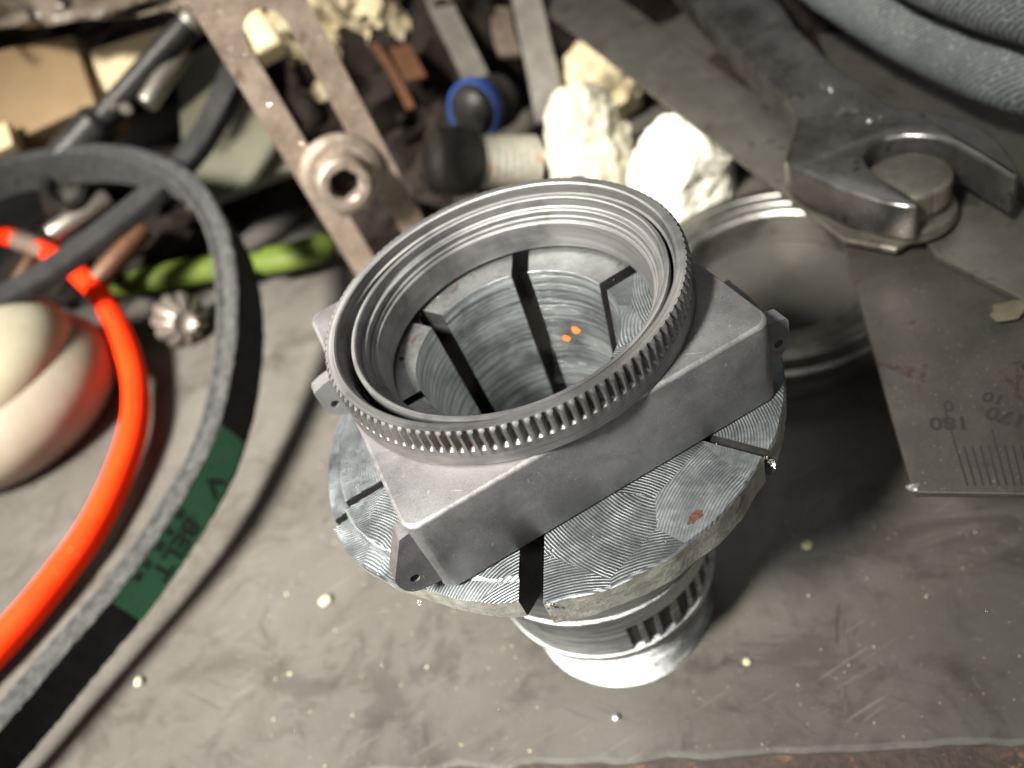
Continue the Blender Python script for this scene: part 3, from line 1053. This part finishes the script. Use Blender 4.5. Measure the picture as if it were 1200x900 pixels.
# raised rib lines of the handle
pa = catmull([at(790, -60, wz + 0.15), at(845, 10, wz + 0.15), at(900, 68, wz + 0.15), at(928, 98, wz + 0.15)], 8)
obj('handle_ridge', sweep(pa, circle(0.35, 8)), M['wrench'], wr)
bm = bmesh.new()
for i in range(90):
    c = at(random.gauss(1000, 24), random.gauss(125, 14), wz + 0.05) if i < 60 else at(random.uniform(930, 990), random.uniform(95, 112), wz + 0.05)
    s_ = random.uniform(0.1, 0.32)
    vs = [bm.verts.new(c + Vector((random.uniform(-s_, s_), random.uniform(-s_, s_), random.uniform(0, s_)))) for _ in range(4)]
    for f in ((0, 1, 2), (0, 2, 3), (0, 3, 1), (1, 3, 2)):
        bm.faces.new([vs[k] for k in f])
obj('swarf', fin(bm), M['chip'], wr, kind='stuff', smooth=False)

# braided hoses, top right
h1 = catmull([at(880, -110, 68), at(960, -40, 66), at(1040, 10, 64), at(1120, 50, 62), at(1200, 80, 62), at(1320, 95, 62)], 10)
obj('braided_hose', sweep(h1, circle(9.6, 40), jitter=0.3), M['hose'], None, 'thick blue grey braided hose crossing the top right corner, lower strand', 'hose',
    group='braided hose strands')
h2 = catmull([at(960, -130, 84), at(1060, -60, 82), at(1140, -22, 80), at(1230, 2, 80), at(1340, 20, 80)], 10)
obj('braided_hose', sweep(h2, circle(8.6, 40), jitter=0.3), M['hose'], None, 'upper braided hose strand cut off by the top right corner', 'hose', group='braided hose strands')

# ================================================================== BELT AND CABLE, LEFT
bp = [(-72, 915, 22), (-32, 872, 22), (14, 822, 22), (68, 758, 23), (134, 682, 24), (192, 600, 26), (240, 510, 28), (262, 415, 35), (264, 330, 44), (250, 262, 52),
      (216, 211, 60), (165, 183, 66), (100, 174, 70), (35, 181, 72), (-30, 198, 72), (-90, 225, 72)]
path = catmull([at(x, y, z) for x, y, z in bp], 14)
TH, HT = 3.1, 13.2
bprof = [(-TH, 0), (-TH * 0.8, 0.35), (-TH * 0.3, -0.5), (TH * 0.3, 0.2), (TH * 0.9, 0.1), (TH + 0.2, -0.3), (TH + 0.4, -HT), (TH * 0.4, -HT - 0.2), (-TH * 0.5, -HT * 0.9)]
belt = thing('drive_belt', 'black rubber drive belt with frayed grey edge and green printed band looping at the left', 'belt', (path[60].x, path[60].y, 0))


def btw(f):
    return -0.10 + 0.10 * max(0, min(1, (f - 0.3) / 0.2))


def bsc(f):
    return 1.0 + 0.22 * max(0, min(1, (f - 0.3) / 0.25))


obj('belt_body', sweep(path, bprof, twist=btw, scale=bsc, jitter=0.35, mats=[1, 1, 1, 1, 1, 0, 0, 1, 1]), [M['rubber'], M['belt_side']], belt)
fr = frames(path)


def on_back(s_idx, v):
    """point of the belt's outer back: s_idx along the path, v in 0..1 down from the top edge"""
    i = int(max(0, min(len(fr) - 2, math.floor(s_idx))))
    k = s_idx - i
    def pt(ii):
        p, t, s, u = fr[ii]
        a = btw(ii / (len(fr) - 1))
        x, y = TH + 0.62 + 0.2 * v, -0.3 - (HT - 0.5) * v
        return p + s * (x * math.cos(a) - y * math.sin(a)) + u * (x * math.sin(a) + y * math.cos(a))
    return pt(i).lerp(pt(i + 1), k)


# nearest path index to a pixel height
def idx_at(px, py):
    best, bi = 1e9, 0
    for i, (p, t, s, u) in enumerate(fr):
        q = CM.transposed() @ (p - CC)
        X, Y = 600 + CF * q.x / -q.z, 450 - CF * q.y / -q.z
        d = (X - px) ** 2 + (Y - py) ** 2
        if d < best:
            best, bi = d, i
    return bi


i0, i1 = idx_at(122, 698), idx_at(243, 495)
bm = bmesh.new()
rows = []
for i in range(i0 * 4, i1 * 4 + 1):
    rows.append([bm.verts.new(on_back(i / 4, v / 8)) for v in range(9)])
for a, b in zip(rows, rows[1:]):
    for k in range(8):
        bm.faces.new((a[k], a[k + 1], b[k + 1], b[k]))
obj('printed_band', fin(bm), M['green'], belt)


def belt_text(txt, s0, ds, v0, hv, name):
    cu = bpy.data.curves.new(name, 'FONT')
    cu.body = txt
    cu.offset = 0.025
    tmp = bpy.data.objects.new(name, cu)
    col.objects.link(tmp)
    dg = bpy.context.evaluated_depsgraph_get()
    me = bpy.data.meshes.new_from_object(tmp.evaluated_get(dg))
    bpy.data.objects.remove(tmp)
    bm = bmesh.new()
    bm.from_mesh(me)
    bpy.data.meshes.remove(me)
    for v in bm.verts:
        p = on_back(s0 - v.co.x * ds, v0 - v.co.y * hv)
        q = on_back(s0 - v.co.x * ds, v0 - v.co.y * hv)
        i = int(max(0, min(len(fr) - 1, s0 - v.co.x * ds)))
        v.co = q + fr[i][2] * 0.25
    # letters' tops look to the lower edge of the belt
    return obj(name, bm, M['ink'], belt, smooth=False)


sp = (i1 - i0) / 10.0
belt_text('BELT', i0 + sp * 5.6, sp * 1.6, 0.36, -0.72, 'lettering')
belt_text('V', i0 + sp * 8.0, sp * 1.6, 0.36, -0.72, 'lettering')

for n_, (a_, w_) in enumerate(((5.1, 0.5), (4.2, 0.35), (3.3, 0.55), (2.3, 0.4), (1.5, 0.5))):
    bm = bmesh.new()
    q = [on_back(i0 + sp * (a_ + dx_), v_) + fr[int(i0 + sp * a_)][2] * 0.2 for dx_, v_ in ((0, 0.05), (w_, 0.07), (w_, 0.22), (0, 0.25))]
    bm.faces.new([bm.verts.new(p_) for p_ in q])
    obj('ink_mark', fin(bm), M['ink'], belt, smooth=False)
# flat black strand crossing below the loop
sp_ = catmull([at(296, 30, 80), at(266, 102, 70), at(232, 165, 60), at(180, 222, 54), at(110, 278, 50), at(40, 326, 48), at(-40, 370, 48)], 10)
obj('rubber_strap', sweep(sp_, [(-4.6, 1.2), (4.6, 1.2), (5, 0.2), (4.6, -3), (-4.6, -3), (-5, 0.2)], scale=lambda f: 1.25, twist=lambda f: 0.15, jitter=0.2), M['rubber'], None,
    'flat black rubber strap crossing under the belt loop', 'strap')

rp = catmull([at(-60, 262, 40), at(-5, 274, 39), at(40, 288, 37), at(82, 312, 32), at(118, 348, 24), at(143, 395, 15), at(158, 445, 10), at(158, 495, 9), at(142, 550, 8), at(108, 620, 7),
              at(55, 692, 7), at(0, 755, 7), at(-60, 815, 7)], 12)
cable = thing('red_cable', 'bright orange red rubber cord curving past the cream plastic dial at the left', 'cord', (rp[60].x, rp[60].y, 0))
obj('cord', sweep(rp, circle(4.7, 24), scale=lambda f: 0.86 + 0.16 * min(1, f * 1.6)), M['red'], cable)
wrp = catmull([at(22, 282, 38), at(40, 288, 37), at(58, 298, 35)], 6)
obj('dirty_wrap', sweep(wrp, circle(4.9, 16), jitter=0.8, scale=lambda f: 0.95), M['bracket'], cable)

# cream knob
kc = at(45, 470, 20)
knob = thing('plastic_dial', 'large rounded cream plastic dial cut off by the left edge', 'dial', (kc.x, kc.y, 0))
rot = Matrix.Rotation(R(20), 3, 'Z')
bm = lump(at(8, 468, 16), (43, 42, 24), 0.02, 0.01, 5, 2, 0.1, rot)
obj('lower_shell', bm, M['pink'], knob)
bm = lump(at(-24, 436, 30), (37, 36, 22), 0.02, 0.01, 5, 4, 0.1, rot)
obj('upper_shell', bm, M['cream'], knob)

# green pen-like stick
gpth = catmull([at(128, 338, 11), at(200, 323, 11), at(270, 311, 12), at(330, 303, 12), at(392, 286, 12)], 18)


def gsc(f):
    k = min(1, f / 0.10) ** 0.5 * min(1, (1 - f) / 0.06 + 0.2) ** 0.5
    if 0.58 < f < 0.68:
        k *= 0.72
    return max(0.15, k)


obj('green_stick', sweep(gpth, circle(7.0, 20, 5.4), scale=gsc), M['lime'], None, 'bright green plastic stick lying behind the belt loop', 'plastic stick')

# bevel pinion
gc = at(214, 376, 9)
pin = thing('small_gear', 'small bright toothed gear beside the belt loop', 'gear', (gc.x, gc.y, 0))
ax = ((CC - gc).normalized() + Vector((0.1, -0.3, 0))).normalized()
obj('gear_hub', lathe([(0, 5.5), (1.8, 5.8), (3.6, 6.5), (8.6, -2), (8.6, -7), (0, -7)], 40, gc, closed=False, axis=ax), M['gear'], pin)
qn = Vector((0, 0, 1)).rotation_difference(ax)
for i in range(11):
    a = 2 * math.pi * i / 11
    bm = bmesh.new()
    path_ = [gc + qn @ Vector((r * math.cos(a), r * math.sin(a), z)) for r, z in ((4.6, 8.2), (7.0, 6.2), (9.6, 2.4), (11.4, -2.0), (11.6, -5.5))]
    n2 = qn @ Vector((-math.sin(a), math.cos(a), 0))
    rows = []
    for k, p in enumerate(path_):
        w_ = (1.1, 1.5, 2.2, 2.6, 2.6)[k]
        inn = -ax * 2.2 - (qn @ Vector((math.cos(a), math.sin(a), 0))) * 1.6
        rows.append([bm.verts.new(p - n2 * w_ * 0.5), bm.verts.new(p + n2 * w_ * 0.5), bm.verts.new(p + n2 * w_ * 1.1 + inn), bm.verts.new(p - n2 * w_ * 1.1 + inn)])
    for A, B in zip(rows, rows[1:]):
        for k in range(4):
            bm.faces.new((A[k], A[(k + 1) % 4], B[(k + 1) % 4], B[k]))
    bm.faces.new(rows[0])
    bm.faces.new(rows[-1][::-1])
    obj('tooth', fin(bm), M['gear'], pin, angle=50)

# ================================================================== SLOTTED BRACKET
BA, BB = atd(462, 300, 262), atd(268, -40, 205)        # centre line, low to high
bdir = (BB - BA).normalized()
view = (CM @ Vector((0.0, 0, 1)))
bs = bdir.cross(view).normalized()
bn = bs.cross(bdir).normalized()
if bn.dot(view) < 0:
    bn = -bn
L = (BB - BA).length
HWB = 14.6


def bpt(s, t):
    return BA + bdir * s + bs * t


def stadium(s0, s1, hw, n=10):
    o = []
    for i in range(n + 1):
        a = -math.pi / 2 + math.pi * i / n
        o.append(bpt(s1 - hw + hw * math.cos(a), hw * math.sin(a)))
    for i in range(n + 1):
        a = math.pi / 2 + math.pi * i / n
        o.append(bpt(s0 + hw + hw * math.cos(a), hw * math.sin(a)))
    return o


br = thing('slotted_bracket', 'rusty brown slotted steel bracket with a socket screw leaning behind the lens ring', 'bracket', tuple(BA))
outl = [bpt(-6, -HWB), bpt(-6, HWB), bpt(L, HWB), bpt(L, -HWB)]
obj('slotted_plate', extrude_poly(outl, bn, 4.5, 0.0, hole=stadium(-2, L * 0.875, 6.2)), M['bracket'], br, angle=40)


def dep_hit(px, py):
    d = CM @ Vector(((px - 600) / CF, (450 - py) / CF, -1))
    t = (BA - CC).dot(bn) / d.dot(bn)
    return CC + d * t


bm = bmesh.new()
for i in range(170):
    c = bpt(random.uniform(-6, L), random.choice((-1, 1)) * random.uniform(6.5, 12.8)) + bn * 0.1
    s_ = random.uniform(0.12, 0.5)
    vs = [bm.verts.new(c + Vector((random.uniform(-s_, s_), random.uniform(-s_, s_), random.uniform(-s_, s_)))) for _ in range(4)]
    for f in ((0, 1, 2), (0, 2, 3), (0, 3, 1), (1, 3, 2)):
        bm.faces.new([vs[k] for k in f])
obj('grit', fin(bm), M['chip'], br, kind='stuff', smooth=False)
sc = dep_hit(400, 203)
obj('washer', lathe([(5.5, 0.2), (12.4, 0.2), (12.8, 0.8), (12.4, 2.2), (11.0, 2.6), (10.6, 3.4), (5.5, 3.4)], 48, sc, axis=bn), M['screw'], br)
scr = obj('socket_screw', lathe([(0, 7), (4.6, 7), (4.9, 11.6), (5.2, 12.4), (7.2, 12.4), (8.0, 11.4), (8.2, 3.4), (0, 3.4)], 48, sc, closed=False, axis=bn,
                                rfun=lambda r, z, a, k: r * (1 - 0.10 * abs(math.sin(3 * a))) if k in (1, 2) else r), M['screw'], br)
obj('socket_recess', lathe([(0, 7.2), (4.3, 7.2), (4.3, 7.05), (0, 7.05)], 24, sc, closed=False, axis=bn), M['near_black'], scr)

# ================================================================== CLUTTER BEHIND
obj('cotton_rag', lump(atd(692, 178, 290), (17, 16, 26), 0.34, 0.030, 6, 1, 0.7), M['foam3'], None, 'crumpled white cotton rag lump just behind the gear ring', 'rag', group='crumpled rag lumps')
obj('cotton_rag', lump(atd(800, 198, 276), (20, 16, 24), 0.34, 0.032, 6, 2.4, 0.7), M['foam'], None, 'brightest white crumpled rag beside the steel ring cup', 'rag', group='crumpled rag lumps')
obj('cotton_rag', lump(atd(712, 92, 330), (26, 16, 20), 0.38, 0.030, 6, 4, 0.8), M['foam2'], None, 'yellowish crumpled rag under the steel strip', 'rag', group='crumpled rag lumps')
obj('cotton_rag', lump(atd(405, 38, 340), (24, 14, 22), 0.55, 0.04, 5, 6, 1.5), M['foam2'], None, 'cream crumpled rag behind the slotted bracket', 'rag', group='crumpled rag lumps')
obj('foam_crumb', lump(atd(545, 222, 300), (5.5, 4, 4.5), 0.3, 0.2, 3, 7), M['foam'], None, 'small white lump below the taped pipe fitting', 'lump')

# pipe fitting with tape, black joint, blue ring
fx = thing('pipe_fitting', 'white taped thread of a black pipe fitting behind the gear ring', 'pipe fitting', tuple(atd(560, 190, 300)))
a_, b_ = atd(560, 190, 292), atd(628, 190, 300)
axf = (b_ - a_)
Lf = axf.length
pr = [(0, 0)]
for k in range(8):
    pr += [(9.4, k * Lf / 8), (10.2, (k + 0.5) * Lf / 8)]
pr += [(9.4, Lf), (0, Lf)]
obj('taped_thread', lathe(pr, 32, a_, closed=False, axis=axf), M['tape'], fx)
obj('pipe_body', lathe([(0, -20), (8, -20), (12.0, -17), (13.4, -8), (12.0, -2), (10.2, 0), (0, 0)], 32, a_, closed=False, axis=axf), M['black'], fx)
rc_ = atd(560, 128, 310)
axr = Vector((-0.75, -0.55, 0.30)).normalized()
rg = thing('blue_ring_coupling', 'dark hose coupling with a blue plastic ring', 'coupling', tuple(rc_))
obj('blue_ring', lathe([(10.6, 0), (12.4, 0), (12.6, 2), (12.2, 4), (10.6, 4)], 48, rc_, axis=axr), M['blue'], rg)
obj('coupling_body', lathe([(0, 9), (5, 8.5), (8.4, 6.5), (9.8, 3), (11, 1), (11, -14), (0, -14)], 40, rc_, closed=False, axis=axr), M['black'], rg)
obj('brass_insert', lathe([(8.4, 2.6), (10.8, 3.2), (10.8, 1), (8.4, 1)], 40, rc_, axis=axr), M['brass'], rg)


def strip(name, pts, w, th, mat, label, cat, tw=0.0, group=None):
    pa = catmull(pts, 10)
    bm = bmesh.new()
    rows = []
    for i, p in enumerate(pa):
        t = (pa[min(i + 1, len(pa) - 1)] - pa[max(i - 1, 0)]).normalized()
        vd = (CC - p).normalized()
        s = t.cross(vd).normalized()
        u = s.cross(t).normalized()
        ca, sa = math.cos(tw), math.sin(tw)
        s, u = s * ca + u * sa, u * ca - s * sa
        rows.append([bm.verts.new(p + s * a * w / 2 + u * b * th / 2) for a, b in ((-1, -1), (1, -1), (1, 1), (-1, 1))])
    for A, B in zip(rows, rows[1:]):
        for k in range(4):
            bm.faces.new((A[k], A[(k + 1) % 4], B[(k + 1) % 4], B[k]))
    bm.faces.new(rows[0])
    bm.faces.new(rows[-1][::-1])
    return obj(name, fin(bm), mat, None, label, cat, group=group)


strip('metal_strip', [atd(500, -30, 345), atd(520, 15, 335), atd(545, 65, 325), atd(566, 110, 315)], 11, 1.6, M['strap'], 'bent dull steel strip running down to the blue ring', 'metal strip', 0.3)
strip('metal_strip', [atd(612, -30, 335), atd(624, 30, 325), atd(636, 85, 318), atd(646, 140, 312)], 13, 2, M['strap'], 'straight dull steel strip left of the long flat strip', 'metal strip', -0.3)
strip('rusty_strip', [atd(438, 52, 330), atd(458, 82, 322), atd(482, 128, 312)], 3.5, 1.5, M['brass'], 'thin rusty orange wire strip in the dark clutter', 'rusty strip', 0.3)
strip('rusty_tab', [atd(468, 55, 330), atd(478, 75, 326), atd(488, 94, 322)], 9, 1.5, M['brass'], 'short rusty orange tab in the dark clutter', 'rusty tab', 0.3)
strip('brown_strip', [atd(585, 10, 350), atd(590, 40, 345), atd(598, 66, 340)], 10, 2, M['bracket'], 'short brown strip between the two dull steel strips', 'metal strip', 0.4)

# added near-black lumps that stand in for the shade in the gaps
def heap(px, py, dep, rad, seed, label, mat='near_black'):
    obj('shade_lump', lump(atd(px, py, dep), rad, 0.45, 0.022, 5, seed, 1.3), M[mat], None, label, 'shade filler', group='dark shade fillers')


heap(480, 150, 372, (52, 26, 46), 11, 'added dark lump for the shade behind the pipe fitting')
heap(560, 20, 430, (80, 30, 46), 12, 'added dark lump for the shade at the top centre behind the steel strips')
heap(800, 10, 420, (70, 30, 40), 13, 'added dark lump for the shade above the long steel strip')
heap(335, 120, 395, (26, 12, 30), 14, 'added dark lump for the shade seen through the bracket slot')
heap(160, 260, 372, (60, 30, 22), 15, 'added dark brown lump for the shade inside the belt loop')
heap(40, 60, 430, (110, 40, 40), 16, 'added dark lump for the shade behind the cardboard box')
heap(930, 60, 300, (40, 22, 18), 17, 'added dark lump for the shade between wrench handle and hose')

heap(515, 235, 330, (24, 14, 22), 21, 'added dark lump for the shade behind the gear ring under the pipe fitting')
heap(440, 268, 304, (16, 9, 12), 22, 'small added dark lump for the shade under the bracket')
# boxes
def box_face(px4, dep, depth_mm, name, mat, label, cat, bevel=1.0):
    P = [atd(x, y, d) for (x, y), d in zip(px4, dep)]
    nrm = (P[1] - P[0]).cross(P[3] - P[0]).normalized()
    if nrm.dot(CC - P[0]) < 0:
        nrm = -nrm
    # keep it planar
    c = sum(P, Vector()) / 4
    P = [p - nrm * (p - c).dot(nrm) for p in P]
    return obj(name, extrude_poly(P, nrm, depth_mm, bevel), mat, None, label, cat, angle=30)


box_face([(-60, 70), (84, 40), (113, 122), (12, 166)], (342, 336, 330, 332), 26, 'cardboard_box', M['card'], 'plain tan cardboard box at the top left', 'box')
box_face([(104, 58), (190, 30), (205, 60), (118, 130)], (340, 340, 338, 338), 10, 'wooden_block', M['cardlight'], 'pale cream block between cardboard box and black rod', 'block', 2.0)
box_face([(200, 70), (275, 20), (368, 205), (212, 240)], (372, 368, 340, 340), 6, 'olive_sheet', M['olive'], 'olive grey plastic sheet behind the black strap', 'plastic sheet', 1.0)
box_face([(-20, 150), (8, 142), (14, 168), (-10, 180)], (326, 326, 322, 322), 10, 'wooden_chip', M['cardlight'], 'small bright wooden edge under the cardboard box', 'wood chip', 0.5)
box_face([(276, 12), (304, 6), (328, 44), (300, 62)], (300, 300, 294, 294), 10, 'cream_peg', M['cardlight'], 'cream peg seen through the top of the bracket slot', 'peg', 2.0)

# brown film heap top left
bm = bmesh.new()
g = 70
rows = []
for i in range(g + 1):
    row = []
    for k in range(g // 2 + 1):
        px = -60 + 310 * i / g
        py = -70 + (110 - 30 * (i / g)) * k / (g / 2) + 1.5 * math.sin(i * 0.3)
        d = 322 - 16 * (1 - abs(noise.noise(Vector((i * 0.05 + k * 0.03, k * 0.09, 3)))) * 2) - 2.5 * noise.noise(Vector((i * 0.2, k * 0.25, 1)))
        row.append(bm.verts.new(atd(px, py, d)))
    rows.append(row)
for A, B in zip(rows, rows[1:]):
    for k in range(g // 2):
        bm.faces.new((A[k], A[k + 1], B[k + 1], B[k]))
ob = obj('plastic_bag', fin(bm), M['bag'], None, 'crumpled brown translucent plastic bag in the top left corner', 'plastic bag')
sm = ob.modifiers.new('thickness', 'SOLIDIFY')
sm.thickness = 0.0006

# black rod with collar
ra, rb = atd(222, 28, 312), atd(122, 138, 318)
rod = thing('black_rod', 'black steel rod with a pale end cap crossing the top left', 'rod', tuple(rb))
obj('rod_shaft', lathe([(0, 0), (5.2, 0), (5.4, 1), (5.4, (ra - rb).length), (0, (ra - rb).length)], 32, rb, closed=False, axis=ra - rb), M['black'], rod)
obj('end_cap', lathe([(0, 0), (5.7, 0), (5.7, 3), (4.8, 5), (0, 5)], 32, ra, closed=False, axis=ra - rb), M['strap'], rod)
obj('collar', lathe([(0, -24), (8.4, -24), (8.4, -3), (6.2, 0), (0, 0)], 32, rb, closed=False, axis=ra - rb), M['black'], rod)
for i in range(2):
    cc = atd((130, 148)[i], (122, 128)[i], 308)
    obj('set_screw', lathe([(0, 0), (2.4, 0), (2.4, 3), (1.9, 3.6), (0, 3.6)], 20, cc, closed=False, axis=CC - cc), M['strap'], rod)
ta, tb = atd(212, 62, 318), atd(172, 122, 312)
obj('glass_tube', lathe([(0, 0), (3.8, 0), (4.2, 1), (4.2, (ta - tb).length), (3.6, (ta - tb).length + 2), (0, (ta - tb).length + 2)], 28, tb, closed=False, axis=ta - tb),
    M['strap'], None, 'short pale grey tube below the black rod', 'tube')

# pipe end with round mouth, inside the loop
pe = atd(74, 222, 322)
axp = Vector((0.35, -0.75, 0.55)).normalized()
pp = thing('tube_end', 'dark tube with a round worn mouth inside the belt loop', 'tube', tuple(pe))
obj('tube_wall', lathe([(4.4, -30), (8.6, -30), (8.8, -2), (8.2, 0), (5.6, 0.2), (4.6, -1.5)], 40, pe, axis=axp), M['black'], pp)
obj('tube_core', lathe([(0, -3), (4.3, -3), (4.3, -8), (0, -8)], 24, pe, closed=False, axis=axp), M['bolt'], pp)
# shiny brown bars
for (a, b, w_, mt, lb) in (
        (atd(170, 268, 330), atd(112, 330, 322), 9, 'brass', 'brown worn bar under the black strap'),
        (atd(128, 232, 334), atd(60, 275, 326), 9, 'strap', 'shiny grey bar end inside the belt loop'),
        (atd(40, 300, 318), atd(12, 345, 314), 6, 'brass', 'reddish brown bar under the red cord')):
    ax_ = b - a
    obj('metal_bar', lathe([(0, 0), (w_ * 0.45, 0), (w_ * 0.5, 1), (w_ * 0.5, ax_.length - 1), (w_ * 0.45, ax_.length), (0, ax_.length)], 16, a, closed=False, axis=ax_),
        M[mt], None, lb, 'metal bar', group='metal bars in the belt loop')
ta, tb = at(158, 276, 18), at(120, 318, 14)
ax_ = tb - ta
pr = [(0, 0)]
k = 0.0
while k < ax_.length:
    pr += [(3.6, k), (4.3, k + 0.8), (3.6, k + 1.6)]
    k += 1.6
pr += [(0, k)]
obj('threaded_stud', lathe(pr, 20, ta, closed=False, axis=ax_), M['screw'], None, 'short threaded stud lying inside the belt loop', 'stud')
gb = catmull([at(180, 208, 20), at(235, 202, 20), at(300, 185, 20), at(345, 175, 20)], 8)
obj('green_trim', sweep(gb, circle(3.6, 14)), M['olive'], None, 'thin pale green tube crossing behind the bracket', 'tube')

# ================================================================== DEBRIS
bm = bmesh.new()
for i in range(520):
    t = random.random()
    if t < 0.55:
        p = at(random.uniform(280, 640), random.uniform(560, 900), 0)
    elif t < 0.85:
        p = at(random.uniform(800, 1200), random.uniform(600, 880), 0)
    else:
        p = at(random.uniform(180, 400), random.uniform(330, 560), 0)
    s_ = random.uniform(0.08, 0.34) if random.random() < 0.93 else random.uniform(0.3, 0.7)
    rr = Matrix.Rotation(random.uniform(0, 6.28), 3, 'Z')
    vs = [bm.verts.new(p + rr @ Vector((random.uniform(-s_, s_), random.uniform(-s_, s_), random.uniform(0.02, s_)))) for _ in range(4)]
    for f in ((0, 1, 2), (0, 2, 3), (0, 3, 1), (1, 3, 2)):
        fc = bm.faces.new([vs[k] for k in f])
        fc.material_index = 0 if i % 4 == 0 else 1
obj('metal_swarf', fin(bm), [M['chip'], M['crumb']], None, kind='stuff', smooth=False)
for (x, y, s_, m_, lb) in ((383, 706, 1.5, 'crumb', 'yellow crumb on the bench between belt and collet'),
                           (945, 640, 1.1, 'crumb', 'pale crumb on the dark bench right of the collet'),
                           (875, 776, 0.8, 'crumb', 'tiny pale crumb right of the threaded end'),
                           (722, 842, 0.9, 'chip', 'small bright chip on the bench below the threaded end'),
                           (165, 800, 1.3, 'crumb', 'beige crumb on the bench right of the green band')):
    obj('crumb', lump(at(x, y, 0) + Vector((0, 0, s_ * 0.5)), (s_ * 1.1, s_, s_ * 0.7), 0.4, 0.6, 2, x), M[m_], None, lb, 'crumb')
for o in list(bpy.data.objects):
    if '_loc' in o:
        del o['_loc']
